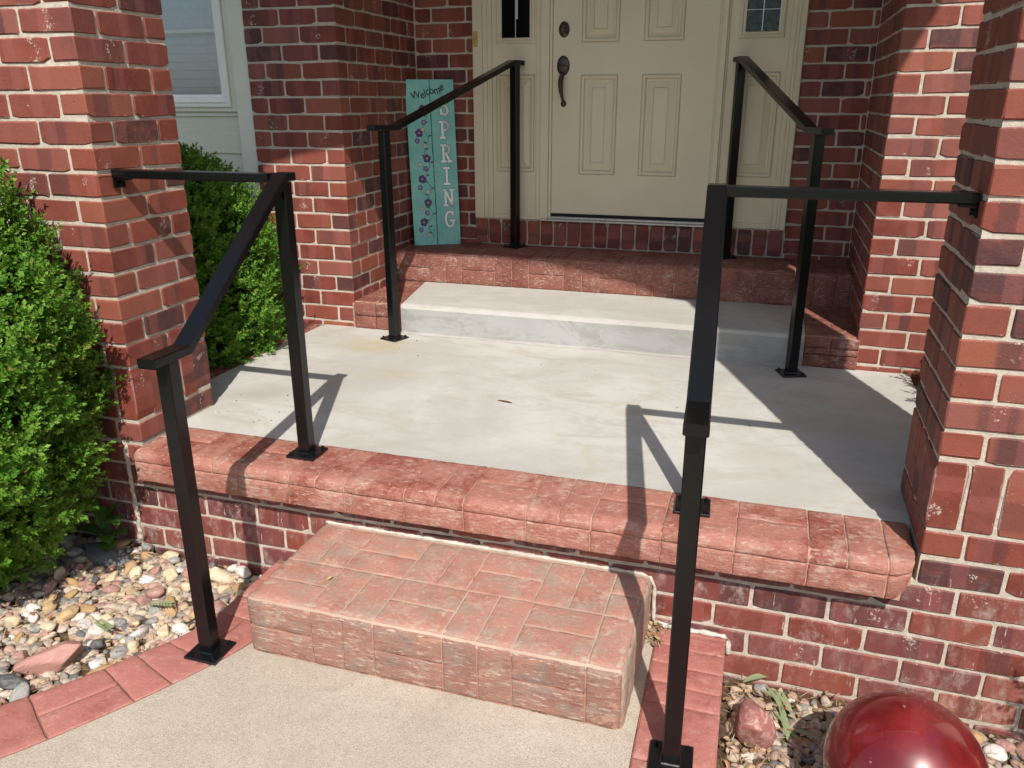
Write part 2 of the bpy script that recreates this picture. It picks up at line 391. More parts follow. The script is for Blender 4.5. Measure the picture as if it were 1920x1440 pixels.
def mat_rain_glass():
    t = NT('rippled_glass'); p = t.pos(); n = t.noise(p, 26, 3, .5, 1.2)
    col = t.mix(t.ramp(n, .4, .65), (.003, .016, .024), (.020, .060, .050))
    return t.end(t.bsdf(col, .14, t.bump(n, .5, .004), .3))
def mat_ball():
    t = NT('oxblood_glaze'); p = t.pos(); n = t.noise(p, 11, 5, .65); f = t.noise(p, 90, 3, .6)
    col = t.mix(t.ramp(n, .38, .68), (.12, .007, .009), (.185, .014, .015)); col = t.mix(t.ramp(f, .62, .75, 0., .45), col, (.07, .006, .008))
    col = t.mix(t.ramp(t.noise(p, 35, 2, .5), .73, .78, 0., .6), col, (.45, .22, .18))
    return t.end(t.bsdf(col, .32, t.bump(n, .05, .003), .4, 0., .85))

M = dict(brick=mat_brick(), mortar=mat_mortar(), paint=mat_paint(), black=mat_black(), gloss=mat_gloss(),
    cap=mat_stamp('stamped_cap_red', (.36, .152, .113), (.46, .325, .255), (.22, .050, .032), .52, (38, 60, 130), .75, None, .55, .45),
    step=mat_stamp('stamped_step_pink', (.395, .190, .142), (.475, .35, .27), (.33, .138, .098), .55, (70, 70, 110), .5, (.31, .24, .19), .7, .25),
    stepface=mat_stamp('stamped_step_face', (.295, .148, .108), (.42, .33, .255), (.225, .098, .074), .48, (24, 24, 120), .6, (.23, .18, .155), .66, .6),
    edge=mat_stamp('stamped_edging_red', (.385, .150, .122), (.46, .26, .215), (.32, .105, .085), .4, (50, 50, 60), .6, None, .58, .2),
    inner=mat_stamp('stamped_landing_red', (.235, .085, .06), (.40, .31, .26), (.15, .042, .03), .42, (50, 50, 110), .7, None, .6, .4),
    grout=mat_concrete('stamp_joint', (.37, .20, .15), (.44, .27, .20), (.27, .14, .10)), joint=mat_concrete('dark_joint', (.20, .12, .085), (.27, .17, .12), (.12, .08, .06)), facejoint=mat_concrete('face_joint', (.35, .17, .12), (.40, .22, .16), (.27, .13, .09)),
    buff=mat_concrete('worn_step_edge', (.40, .285, .215), (.47, .355, .275), (.32, .20, .15)),
    conc=mat_concrete('porch_concrete', (.41, .398, .362), (.495, .483, .447), (.375, .352, .305), marks=1.),
    riser=mat_concrete('grey_riser_concrete', (.315, .315, .305), (.39, .39, .38), (.24, .23, .20), marks=.7),
    walk=mat_concrete('sanded_walk_concrete', (.42, .355, .28), (.48, .415, .335), (.39, .325, .26), speck=.38),
    white=mat_plain('white_vinyl', (.84, .82, .76), .4, .4, .03, 8, .03), caulk=mat_plain('white_caulk', (.50, .465, .40), .7, .3, .2, 60, .6),
    siding=mat_plain('grey_siding', (.63, .61, .51), .55, .3, .06, 1, .5, 0, 0, (6, 30, 260)), trim=mat_plain('pale_trim', (.69, .67, .58), .5, .3, .03, 8, .04),
    blind=mat_plain('blind_slat', (.74, .79, .86), .6, .3, .03), dark=mat_plain('dark_interior', (.012, .012, .013), .9), brass=mat_plain('brass', (.62, .42, .15), .35, .5, .1, 40, .1, .6),
    bronze=mat_plain('aged_bronze', (.075, .062, .052), .38, .5, .35, 60, .2, .75), alu=mat_plain('threshold_metal', (.55, .53, .50), .4, .5, .15, 60, .2, .5),
    leaf=mat_leaf('boxwood_leaf', (.038, .125, .013), (.105, .25, .025), (.235, .39, .058)), twig=mat_plain('twig_brown', (.05, .035, .02), .9),
    bushcore=mat_plain('shade_core_paint', (.018, .026, .008), .95, .05, .5, 60, .6),  # near-black green for the shrub core, painted as shade between the leaves
    weed=mat_leaf('weed_leaf', (.035, .11, .015), (.06, .15, .02), (.09, .19, .03)), wilt=mat_leaf('wilted_leaf', (.20, .26, .12), (.28, .34, .18), (.36, .40, .24)),
    gravel=mat_gravel(), litter=mat_litter(), soil=mat_soil(), lawn=mat_lawn(), board=mat_board(),
    pane=mat_window(), darkpane=mat_plain('dark_pane', (.004, .004, .005), .12, .12, .1, 6, .0), rain=mat_rain_glass(), came=mat_plain('pale_came', (.50, .53, .55), .3, .5, .1, 20, .1, .3),
    ball=mat_ball(), clay=mat_plain('bare_clay', (.42, .31, .20), .75, .3, .25, 40, .5), house=mat_plain('house_siding', (.55, .53, .45), .6, .3, .03, 8, .05),
    ceil=mat_plain('soffit_paint', (.50, .49, .45), .6), roof=mat_plain('roof_shingle', (.09, .085, .08), .9),
    ink=mat_plain('black_paint', (.012, .012, .014), .5), letter=mat_plain('white_letter_paint', (.88, .89, .87), .5, .4, .02), violet=mat_plain('violet_paint', (.085, .035, .16), .5),
    lilac=mat_plain('lilac_paint', (.19, .12, .33), .5), petal=mat_plain('cream_paint', (.55, .47, .45), .5), vine=mat_plain('vine_green_paint', (.03, .09, .06), .5), yolk=mat_plain('yellow_paint', (.75, .6, .12), .5),
    rust=mat_plain('dead_leaf_brown', (.17, .065, .02), .7, .3, .5, 60, .3), bark=mat_plain('bark', (.09, .065, .045), .9, .1, .4, 30, .8))

# ------------------------------------------------------------------ key dimensions (metres)
XL, XR = -1.613, .976            # inner faces of the front pillars
PW = .421                        # pillar width
ZP, ZM, ZN = .385, .535, .717    # porch, middle step, landing
YP, YN, YD = 1.6865, 2.245, 2.637
XPL, XPR = -1.634, .9286
BL, BD, BH, J = .203, .0985, .0733, .0105
PH = .0838

# ------------------------------------------------------------------ bricks
pool = {}
def brick_mesh(L, D, H, k):
    key = (round(L, 3), round(D, 3), round(H, 3), k)
    if key in pool: return pool[key]
    r = random.Random(str(key)); b = .0036
    sec = [(-D/2+b, -H/2), (D/2-b, -H/2), (D/2, -H/2+b), (D/2, H/2-b), (D/2-b, H/2), (-D/2+b, H/2), (-D/2, H/2-b), (-D/2, -H/2+b)]
    xs = [-L/2, -L/2+b, -L/2+min(.03, L*.25), L/2-min(.03, L*.25), L/2-b, L/2]; v = []; f = []
    cz = {(e, q): (abs(r.gauss(0, .0010)) if r.random() < .86 else .003+r.random()*.004) for e in (0, 1) for q in (0, 1)}
    for i, x in enumerate(xs):
        wob_t, wob_b = r.gauss(0, .0011), r.gauss(0, .0017)
        e = 0 if i < 2 else 1
        if i in (0, 1, 4, 5): wob_t -= cz[(e, 1)]; wob_b += cz[(e, 0)]*1.2
        for (y, z) in sec:
            k2 = 1. if 0 < i < 5 else 1-2*b/H
            zz = z*k2 + (wob_t if z > 0 else wob_b); yy = y*(1. if 0 < i < 5 else 1-2*b/D)
            v.append((x + r.gauss(0, .0008), yy + r.gauss(0, .0004), zz + r.gauss(0, .0005)))
    for i in range(5):
        for q in range(8): f.append((8*i+q, 8*i+(q+1) % 8, 8*i+8+(q+1) % 8, 8*i+8+q))
    f = [q[::-1] for q in f]
    f.append(tuple(range(8))); f.append(tuple(range(40, 48))[::-1])
    pool[key] = mesh('brick', v, f, M['brick'])
    return pool[key]
def put_brick(parent, c, ang, L, D=BD, H=BH, vert=False, base=None):
    me = brick_mesh(L, D, H, rnd.randrange(12))
    b = wl(parent) if base is None else base
    o = link('brick', me, parent, Vector(c)-b)
    fl = rnd.choice((0, math.pi))
    if vert: o.rotation_euler = Matrix.Rotation(ang, 4, 'Z').to_3x3().__matmul__(Matrix.Rotation(math.pi/2*rnd.choice((1, -1)), 3, 'Y')).to_euler()
    else: o.rotation_euler = (rnd.gauss(0, .010), rnd.gauss(0, .004), ang + fl + rnd.gauss(0, .006))
    return o
def row(parent, start, d, inward, segs, z0, h=None, lead=0., base=None):
    """one course: start (x,y) at the corner, d unit direction, inward unit normal into the wall"""
    h = PH-J if h is None else h
    pos = lead; ang = math.atan2(d[1], d[0])
    for L in segs:
        if L is None: break
        prd = rnd.gauss(0, .0009)
        cx = start[0] + d[0]*(pos+L/2) + inward[0]*(BD/2+prd); cy = start[1] + d[1]*(pos+L/2) + inward[1]*(BD/2+prd)
        put_brick(parent, (cx, cy, z0+h/2), ang, L, BD, h, base=base)
        pos += L+J
REC = .0048
def pillar(corner, sx, label):
    """corner = inner front corner; sx = -1 pillar extends to -x, +1 to +x"""
    x0, y0 = corner; xo = x0+sx*PW
    P = thing('brick_pillar', ((x0+xo)/2, PW/2, ZP), label, 'brick pillar')
    base = wl(P)
    lo, hi = min(x0, xo), max(x0, xo)
    MB().box(lo+REC, hi-REC, y0+REC, y0+PW-REC, ZP-.001, 3.213).done('mortar', M['mortar'], P)
    full = (PW-J)/2; mid = PW-2*BD-2*J
    def course(z, A, h=PH-J):
        if A:
            row(P, (x0, y0), (sx, 0), (0, 1), [full, full], z, h, 0, base)
            row(P, (x0, y0+PW), (sx, 0), (0, -1), [full, full], z, h, 0, base)
            row(P, (x0, y0), (0, 1), (sx, 0), [mid], z, h, BD+J, base)
            row(P, (xo, y0), (0, 1), (-sx, 0), [mid], z, h, BD+J, base)
        else:
            row(P, (x0, y0), (0, 1), (sx, 0), [full, full], z, h, 0, base)
            row(P, (xo, y0), (0, 1), (-sx, 0), [full, full], z, h, 0, base)
            row(P, (x0, y0), (sx, 0), (0, 1), [mid], z, h, BD+J, base)
            row(P, (x0, y0+PW), (sx, 0), (0, -1), [mid], z, h, BD+J, base)
    course(ZP+.0055, False)
    # soldier course
    zs0, zs1 = ZP+.0055+PH, .675-.0055
    w = (PW-4*J)/5; Ls = zs1-zs0
    for k in range(5):
        a = k*(w+J)+w/2
        put_brick(P, (x0+sx*a, y0+BD/2, (zs0+zs1)/2), 0, Ls, BD, w, True, base)
        put_brick(P, (x0+sx*a, y0+PW-BD/2, (zs0+zs1)/2), 0, Ls, BD, w, True, base)
        if 0 < k < 4:
            put_brick(P, (x0+sx*BD/2, y0+a, (zs0+zs1)/2), math.pi/2, Ls, BD, w, True, base)
            put_brick(P, (xo-sx*BD/2, y0+a, (zs0+zs1)/2), math.pi/2, Ls, BD, w, True, base)
    k = 0; z = .675+.0045
    while z < 3.10:
        course(z, k % 2 == 1); z += PH; k += 1
    return P
pillar((XL, 0), -1, 'brick pillar on the left with a tall clipped boxwood against its front')
pillar((XR, 0), 1, 'brick pillar on the right above the dark red glazed ball')

def pier(x0, sx, wfront, nfront, label):
    """pier flanking the entry recess: front face at YP, side face receding to YD"""
    zb = .413-PH
    P = thing('brick_wall', (x0+sx*wfront/2, (YP+YD)/2, ZP), label, 'brick wall'); base = wl(P)
    lo, hi = min(x0, x0+sx*wfront), max(x0, x0+sx*wfront)
    MB().box(lo+REC, hi-REC, YP+REC, YD+.1, -.2, 3.6).done('mortar', M['mortar'], P)
    k = -1; z = zb+.004
    sd = YD-YP
    while z < 2.95:
        if k % 2:      # long brick on the front at the corner
            row(P, (x0, YP), (sx, 0), (0, 1), [BL]*nfront + ([BD] if wfront < .6 else []), z, None, 0, base)
            s = sd-BD-J; segs = [BL, BL, BL, s-3*(BL+J)]
            row(P, (x0, YP), (0, 1), (sx, 0), segs, z, None, BD+J, base)
        else:
            row(P, (x0, YP), (0, 1), (sx, 0), [BL]*4 + [sd-4*(BL+J)], z, None, 0, base)
            row(P, (x0, YP), (sx, 0), (0, 1), [BL]*nfront, z, None, BD+J, base)
        z += PH; k += 1
    return P
pier(XPL, -1, .5255, 2, 'brick wall left of the entry, between the grey siding and the door recess')
pier(XPR, 1, .66, 3, 'brick wall right of the entry, sunlit on its front behind the right pillar')

# back wall either side of the door, and the rowlock sill under it
BW = thing('brick_wall', ((XPL+XPR)/2, YD, ZN), 'shaded brick wall around the cream door with upright bricks under the threshold', 'brick wall')
bb = wl(BW)
mb = MB()
mb.box(XPL-.02, -1.262, YD+REC, YD+.14, .3, 3.0); mb.box(.577, XPR+.02, YD+REC, YD+.14, .3, 3.0)
mb.box(-1.2619, .5769, YD+REC, YD+.14, .3, .8735); mb.box(XPL-.02, XPR+.02, YD+REC, YD+.14, 3.0005, 3.7)
mb.done('mortar', M['mortar'], BW)
z = .74+.004; k = 0
while z < 2.95:
    for (xa, wdt, flip) in ((XPL+.006, .366, 0), (.58, .345, 1)):
        if (k+flip) % 2: segs = [BD, BL, wdt-BD-BL-2*J]
        else: segs = [BL, wdt-BL-J]
        row(BW, (xa, YD), (1, 0), (0, 1), segs, z, None, 0, bb)
    z += PH; k += 1
n = 22; pw = (.572+1.262)/n
for i in range(n):
    put_brick(BW, (-1.262+(i+.5)*pw, YD-.010+BD/2, .797), 0, .142, BD, pw-J, True, bb)
for i in range(2): put_brick(BW, (XPL+.1+i*.21, YD+BD/2, .7245), 0, .2, BD, .028, False, bb)
for i in range(2): put_brick(BW, (.58+.1+i*.19, YD+BD/2, .7245), 0, .18, BD, .028, False, bb)

# foundation wall under the porch front
FN = thing('foundation_wall', (-.2, .05, -.2), 'low brick foundation wall under the porch edge with white mortar drips', 'brick wall')
fb = wl(FN)
FX0, FX1 = -1.690, 1.95
mb = MB(); mb.box(-2.6, FX1, REC, .30, -.3, .3035); mb.box(-2.6, XL-.003, REC, .29, .304, ZP-.0015); mb.box(XR+.003, FX1, REC, .29, .304, ZP-.0015)
mb.done('mortar', M['mortar'], FN)
for r in range(0, 7):
    zt = .380-.084*r; x = (.446 if r % 2 else .552)
    x -= .2135*14
    while x < FX1:
        a, b = x+J/2, x+.2135-J/2
        if r == 0:
            if b < XR or a > FX1: x += .2135; continue
            a = max(a, XR)
        if r == 0 and a > XR+.01 and a < XR+.15: pass
        a = max(a, FX0+.006); b = min(b, FX1)
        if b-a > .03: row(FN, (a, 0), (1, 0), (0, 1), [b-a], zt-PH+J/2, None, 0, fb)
        x += .2135
    x = FX0-.012
    while x > -2.5:                                # left of the expansion joint, below the left pillar
        L = BL if (x < FX0-.1 or r % 2) else BD
        row(FN, (x-L, 0), (1, 0), (0, 1), [L], zt-PH+J/2, None, 0, fb); x -= L+J
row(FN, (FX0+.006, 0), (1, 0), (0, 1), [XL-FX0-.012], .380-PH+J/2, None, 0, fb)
v = []; f = []
for i in range(41):                                 # ragged caulk line in the expansion joint
    zz = -.15+i*.0135; w_ = .007+rnd.random()*.006; xx = FX0-.006+rnd.gauss(0, .0025)
    v += [(xx-w_, .002, zz), (xx, -.004-rnd.random()*.003, zz), (xx+w_, .002, zz)]
    if i: f += [(3*i-3, 3*i-2, 3*i+1, 3*i), (3*i-2, 3*i-1, 3*i+2, 3*i+1)]
part('caulk_line', v, f, M['mortar'], FN)

# ------------------------------------------------------------------ stamped concrete pieces
def piece(parent, fmap, s0, s1, t0, t1, mat, name='stamped_brick', gap=.0022, ns=None, nt_=None, rise=.0, amp=.0007, skirt=.009, dip=.0014):
    r = rnd; s0 += gap; s1 -= gap; t0 += gap; t1 -= gap
    ns = ns or max(2, min(7, int((s1-s0)/.03)+1)); nt_ = nt_ or max(2, min(9, int((t1-t0)/.022)+1))
    e = .004
    S_ = [s0, s0] + [s0+e+(s1-s0-2*e)*i/ns for i in range(ns+1)] + [s1, s1]
    T_ = [t0, t0] + [t0+e+(t1-t0-2*e)*i/nt_ for i in range(nt_+1)] + [t1, t1]
    H = {}
    tl = (r.gauss(0, .0008), r.gauss(0, .0006))
    v = []; nS, nT = len(S_), len(T_)
    for i, s in enumerate(S_):
        for j, t in enumerate(T_):
            edge = min(i, nS-1-i, j, nT-1-j)
            h = rise + r.gauss(0, amp)*(edge > 1) + tl[0]*((s-s0)/(s1-s0)-.5) + tl[1]*((t-t0)/(t1-t0)-.5)
            if edge == 1: h -= dip*(1+.6*r.random())
            if edge == 0: h -= skirt
            ss = s + (r.gauss(0, .0010) if edge <= 1 else 0); tt = t + (r.gauss(0, .0010) if edge <= 1 else 0)
            p, nr = fmap(ss, tt)
            v.append(tuple(p[k]+nr[k]*h for k in range(3)))
    f = [(i*nT+j, (i+1)*nT+j, (i+1)*nT+j+1, i*nT+j+1) for i in range(nS-1) for j in range(nT-1)]
    p0, n0 = fmap((s0+s1)/2, (t0+t1)/2)
    mi_ = (nS//2)*nT+nT//2; A, B, C_ = Vector(v[mi_]), Vector(v[mi_+nT]), Vector(v[mi_+1])
    if (B-A).cross(C_-A).dot(Vector(n0)) < 0: f = [q[::-1] for q in f]
    return part(name, v, f, mat, parent, True)
def tile_L(parent, fm, s0, s1, t0, t1, mat, mid=None, **k):
    mid = (t0+t1)/2 if mid is None else mid
    piece(parent, fm, s0, s1, t0, mid, mat, **k); piece(parent, fm, s0, s1, mid, t1, mat, **k)
def tile_C(parent, fm, s0, s1, t0, t1, mat, **k):
    mm = (s0+s1)/2+rnd.gauss(0, .003)
    piece(parent, fm, s0, mm, t0, t1, mat, **k); piece(parent, fm, mm, s1, t0, t1, mat, **k)
def profile(yb, zt, yf, rad, zb):
    """s = x, t runs from the back (yb) over a rounded nose to the bottom of the front face"""
    Lt = yb-(yf+rad); La = rad*math.pi/2
    def fm(s, t):
        if t < Lt: return (s, yb-t, zt), (0, 0, 1)
        if t < Lt+La:
            a = (t-Lt)/rad; return (s, yf+rad-rad*math.sin(a), zt-rad+rad*math.cos(a)), (0, -math.sin(a), math.cos(a))
        return (s, yf, zt-rad-(t-Lt-La)), (0, -1, 0)
    fm.Lt = Lt; fm.nose = Lt+La; fm.end = Lt+La+(zt-rad-zb)
    return fm
def solid(fm, x0, x1, yb, zb, off, mat, name, parent, mats=None):
    P = []
    for i in range(41):
        t = fm.end*i/40; p, n_ = fm(0, t); P.append((p[1]-n_[1]*off, p[2]-n_[2]*off))
    P[0] = (yb, P[0][1]); P += [(P[-1][0], zb), (yb, zb)]
    return MB().prism(P, 0, x0, x1).done(name, mat, parent)

# porch floor: concrete slab, stamped cap along the front, stamped strip along the left side
PF = tag(bpy.data.objects.new('porch_floor', None), kind='structure'); COL.objects.link(PF); PF.location = (-.3, .8, 0)
fm0 = profile(.193, ZP, -.062, .03, .268)
def fm(s, t):
    p, n_ = fm0(s, t); k = max(0., (s-.90)/.068)**2*max(0., (t-fm0.Lt*.8)/(fm0.end-fm0.Lt*.8))
    return (p[0]-.020*k, p[1]+.016*k, p[2]+.034*k), n_
fm.nose = fm0.nose; fm.end = fm0.end
solid(fm0, -1.603, .935, .205, .27, .0045, M['grout'], 'cap_body', PF)
MB().box(.935, .966, .0, .2, .28, ZP-.005).done('cap_body', M['grout'], PF)
edges = [-1.603, -1.385, -1.17, -.97, -.76, -.545, -.34, -.134, .07, .28, .489, .69, .895, .968]
tg = fm.nose+.012; kk = 0
for i in range(len(edges)-1):
    a, b = edges[i], edges[i+1]
    long_ = (i % 2 == 0)
    if b-a < .1: piece(PF, fm, a, b, 0, tg, M['cap'])
    elif long_: tile_L(PF, fm, a, b, 0, tg, M['cap'], .112)
    else: tile_C(PF, fm, a, b, 0, tg, M['cap'])
    piece(PF, fm, a, b, tg, fm.end, M['cap'], amp=.0014)
# the slab
mb = MB()
mb.prism([(-1.835, .43), (-1.835, .19), (1.165, .19), (1.165, 1.70), (-1.835, 1.70)], 2, .05, ZP)
mb.done('concrete_slab', M['conc'], PF)
MB().box(-2.035, -1.8355, .422, 1.69, -.2, ZP-.006).done('border_body', M['grout'], PF)
def fl(z_): return lambda s, t: ((s, t, z_), (0, 0, 1))
for i in range(12):
    a = .43+i*.1045; piece(PF, fl(ZP), -2.035, -1.836, a, a+.1045, M['inner'])
# middle step
mid = profile(YN+.02, ZM, YP-.008, .018, ZP)
solid(mid, -1.352, .702, YN+.03, ZP-.05, 0., M['conc'], 'middle_step', PF)
MB().box(-1.350, .700, YP-.0095, YP+.05, ZP-.03, ZM-.021).done('step_riser', M['riser'], PF)
solid(mid, XPL-.01, -1.3525, YN+.03, ZP-.05, .006, M['grout'], 'border_body', PF)
solid(mid, .7025, XPR+.012, YN+.03, ZP-.05, .006, M['grout'], 'border_body', PF)
def quadmap(A, B, Cq, Dq, z_):           # s across 0..1, t front..back 0..1
    A, B, Cq, Dq = map(Vector, (A, B, Cq, Dq))
    def f_(s, t):
        p = (A*(1-s)+B*s)*(1-t) + (Dq*(1-s)+Cq*s)*t
        return (p.x, p.y, z_), (0, 0, 1)
    return f_
def planar(s0, s1, t0, t1, A, B, Cq, Dq, z_):
    q = quadmap(A, B, Cq, Dq, z_)
    return lambda s, t: q((s-s0)/(s1-s0), (t-t0)/(t1-t0))
# left border: narrow, its inner joint runs slantwise
A, B, Cq, Dq = (XPL, YP+.012), (-1.352, YP+.012), (-1.452, YN), (XPL, YN)
pm = planar(0, .27, 0, .55, A, B, Cq, Dq, ZM)
tt = [0, .105, .21, .315, .42, .55]
for i in range(5):
    if i == 0: piece(PF, pm, 0, .135, 0, .105, M['inner']); piece(PF, pm, .135, .27, 0, .105, M['inner'])
    else: piece(PF, pm, 0, .27, tt[i], tt[i+1], M['inner'])
MB().prism([(-1.352, YP+.012), (-1.3521, YN), (-1.452, YN)], 2, ZM-.004, ZM-.0003).done('concrete_infill', M['conc'], PF)
def face(y_, ): return lambda s, t: ((s, y_, t), (0, -1, 0))
for (a, b) in ((XPL+.002, -1.50), (-1.50, -1.354)):
    for (c, d) in ((ZP, ZP+.07), (ZP+.07, ZM-.004)): piece(PF, face(YP-.014), a, b, c, d, M['inner'])
A, B, Cq, Dq = (.704, YP+.012), (XPR+.01, YP+.012), (XPR+.01, YN), (.704, YN)
pm = planar(0, .235, 0, .55, A, B, Cq, Dq, ZM)
piece(PF, pm, 0, .117, 0, .22, M['inner']); piece(PF, pm, .117, .235, 0, .22, M['inner'])
piece(PF, pm, 0, .235, .22, .33, M['inner']); piece(PF, pm, 0, .117, .33, .55, M['inner']); piece(PF, pm, .117, .235, .33, .55, M['inner'])
for (a, b) in ((.704, .82), (.82, XPR+.012)):
    for (c, d) in ((ZP, ZP+.062), (ZP+.062, ZP+.094), (ZP+.094, ZM-.004)): piece(PF, face(YP-.014), a, b, c, d, M['inner'])
# landing
ld = profile(YD+.004, ZN, YN, .02, ZM)
solid(ld, XPL-.01, XPR+.01, YD+.02, .3, .005, M['grout'], 'landing_body', PF)
xe = XPL; i = 0
tg = ld.nose-.006
while xe < XPR-.02:
    xn = min(xe+.2075, XPR)
    if XPR-xn < .06: xn = XPR
    (tile_L if i % 2 == 0 else tile_C)(PF, ld, xe, xn, 0, .195, M['inner'])
    (tile_C if i % 2 == 0 else tile_L)(PF, ld, xe, xn, .195, tg, M['inner'])
    if i % 2 == 0: tile_L(PF, ld, xe, xn, tg, ld.end, M['inner'])
    else: tile_C(PF, ld, xe, xn, tg, ld.end, M['inner'])
    xe = xn; i += 1

v = []; f = []
for i in range(60):
    x = -1.30+i*.0335; y = YP-.045-.012*math.sin(i*.35)+rnd.gauss(0, .004); w_ = .0008+.0012*rnd.random()
    v += [(x, y-w_, ZP+.0006), (x, y+w_, ZP+.0006)]
    if i: o = 2*i-2; f.append((o, o+2, o+3, o+1))
part('hairline_crack', v, f, M['joint'], PF)

# front step
SX0, SX1, SY, SZ = -.8785, .2565, -.473, .19
FS = thing('front_step', ((SX0+SX1)/2, SY/2, 0), 'pink stamped brick step in front of the porch edge', 'step')
def rounded(f_, r_=.024):
    def g(s, t):
        p, n_ = f_(s, t); p = list(p)
        for sg, xe in ((1, SX1), (-1, SX0)):
            for ax, edge, s2 in ((1, SY, -1), (2, SZ, 1)):
                cx, ca = xe-sg*r_, edge-s2*r_
                dx, da = (p[0]-cx)*sg, (p[ax]-ca)*s2
                if dx > 0 and da > 0:
                    d = math.hypot(dx, da)
                    if d > r_*.7: k_ = min(1., r_/d); p[0] = cx+dx*sg*k_; p[ax] = ca+da*s2*k_
        return tuple(p), n_
    return g
def sidef(x_, sg): return lambda s, t: ((x_, s, t), (sg, 0, 0))
st = profile(-.004, SZ, SY, .022, 0); stR = rounded(st)
kb = dict(gap=0., rise=-.0022, amp=.0006, skirt=.0, dip=0.)
piece(FS, stR, SX0, SX1, 0, st.nose, M['buff'], 'step_body', ns=70, nt_=36, **kb)
piece(FS, stR, SX0, SX1, st.nose-.004, st.end, M['facejoint'], 'step_body', ns=70, nt_=14, **kb)
for x_, sg in ((SX1, 1), (SX0, -1)): piece(FS, rounded(sidef(x_, sg)), SY, -.002, 0, SZ, M['buff'], 'step_body', ns=40, nt_=20, gap=0., rise=-.0005, amp=.0012, skirt=.0, dip=0.)
def rowtiles(edges_, kinds, fmf, t0, t1, mat, **kw):
    for a, b, kd in zip(edges_[:-1], edges_[1:], kinds):
        if kd == 'L': tile_L(FS, fmf, a, b, t0, t1, mat, **kw)
        elif kd == 'C': tile_C(FS, fmf, a, b, t0, t1, mat, **kw)
        else: piece(FS, fmf, a, b, t0, t1, mat, **kw)
tn = st.Lt+.0165; tf = st.nose-.0135
rowtiles([SX0+.002, -.672, -.468, -.262, -.055, .153, SX1-.002], 'CLCLCL', stR, .018, .246, M['step'], gap=.0028, dip=.0007, amp=.0010)
rowtiles([SX0+.002, -.667, -.460, -.252, -.050, .155, SX1-.002], 'LCLCL1', stR, .246, tn, M['step'], gap=.0028, dip=.0007, amp=.0010)
rowtiles([SX0+.003, -.660, -.460, -.250, -.050, .154, SX1-.003], 'LCLCL1', stR, tf, st.end-.003, M['stepface'], amp=.0012, dip=.0010)
def bead(pts, r0, mat, parent, name='caulk_bead', amp=.35):
    v = []; f = []; N = 6; P = [Vector(p) for p in pts]; Q = []
    for a, b in zip(P[:-1], P[1:]):
        k = max(1, int((b-a).length/.012)); Q += [a.lerp(b, i/k) for i in range(k)]
    Q.append(P[-1])
    for i, q in enumerate(Q):
        d = (Q[min(i+1, len(Q)-1)]-Q[max(i-1, 0)]).normalized(); a = d.orthogonal().normalized(); b = d.cross(a)
        r_ = r0*(1+rnd.uniform(-amp, amp))
        for k in range(N):
            c = 2*math.pi*k/N; v.append(q + a*math.cos(c)*r_*rnd.uniform(.8, 1.2) + b*math.sin(c)*r_*rnd.uniform(.8, 1.2))
        if i:
            o = N*(i-1); f += [(o+k, o+(k+1) % N, o+N+(k+1) % N, o+N+k) for k in range(N)]
    return part(name, v, [q[::-1] for q in f], mat, parent, True)
bead([(SX0+.01, -.006, SZ), (SX1-.03, -.006, SZ), (SX1-.006, -.003, SZ-.010), (SX1+.009, -.002, SZ-.04), (SX1+.012, -.002, .03), (SX1+.06, -.004, .018)], .0060, M['caulk'], FS)

# ------------------------------------------------------------------ walkway, edging, beds, lawn
IN = [(-1.08, -.004), (-1.083, -.283), (-1.10, -.43), (-1.19, -.60), (-1.30, -.77), (-1.43, -.93), (-1.60, -1.10), (-1.85, -1.30), (-2.2, -1.5), (-2.7, -1.7)]
OUT = [(-.882, -.004), (-.885, -.30), (-.90, -.46), (-1.0, -.675), (-1.115, -.87), (-1.25, -1.06), (-1.44, -1.25), (-1.72, -1.47), (-2.1, -1.69), (-2.62, -1.9)]
ci, cq = catmull(IN), catmull(OUT); cm = (ci+cq)/2
arc = np.concatenate([[0], np.cumsum(np.linalg.norm(np.diff(cm, axis=0), axis=1))])
def strip(z_):
    def f_(s, t):
        a = [np.interp(s, arc, ci[:, k]) for k in (0, 1)]; b = [np.interp(s, arc, cq[:, k]) for k in (0, 1)]
        return (a[0]*(1-t)+b[0]*t, a[1]*(1-t)+b[1]*t, z_), (0, 0, 1)
    return f_
ZE = .004
EL = thing('walkway_edging', (-1.1, -.6, 0), 'curved red stamped edging between the pebble bed and the walkway', 'edging')
v = []; f = []; N = len(arc)
for i in range(N):
    a, b = ci[i], cq[i]; v += [(a[0], a[1], ZE-.0045), (b[0], b[1], ZE-.0045), (a[0], a[1], -.15), (b[0], b[1], -.15)]
    if i: o = 4*(i-1); f += [(o, o+1, o+5, o+4)[::-1], (o, o+4, o+6, o+2)[::-1], (o+1, o+3, o+7, o+5)[::-1]]
part('edging_body', v, f, M['joint'], EL)
sm = strip(ZE); bounds = [.02, .135, .245, .345, .55, .655, .752, .957, 1.065, 1.17, 1.375, 1.48, 1.585, 1.79, 1.895, 2.0, 2.2]
g_ = dict(nt_=7, ns=4)
for i in range(len(bounds)-1):
    a, b = bounds[i], bounds[i+1]
    # t is 0..1 across, so gap is scaled on that axis by a wrapper
    def sc_map(s, t): return sm(s, t/.2)
    if b-a > .15: tile_L(EL, sc_map, a, b, 0, .2, M['edge'], .1)
    else: piece(EL, sc_map, a, b, 0, .2, M['edge'])
ER = thing('walkway_edging', (.39, -.3, 0), 'straight red stamped edging on the right of the step, holding the post', 'edging')
RI = [(.285, -.004), (.29, -.3), (.297, -.6), (.312, -.9), (.36, -1.2), (.45, -1.5)]; RO = [(.492, -.004), (.496, -.3), (.503, -.6), (.52, -.9), (.565, -1.2), (.65, -1.5)]
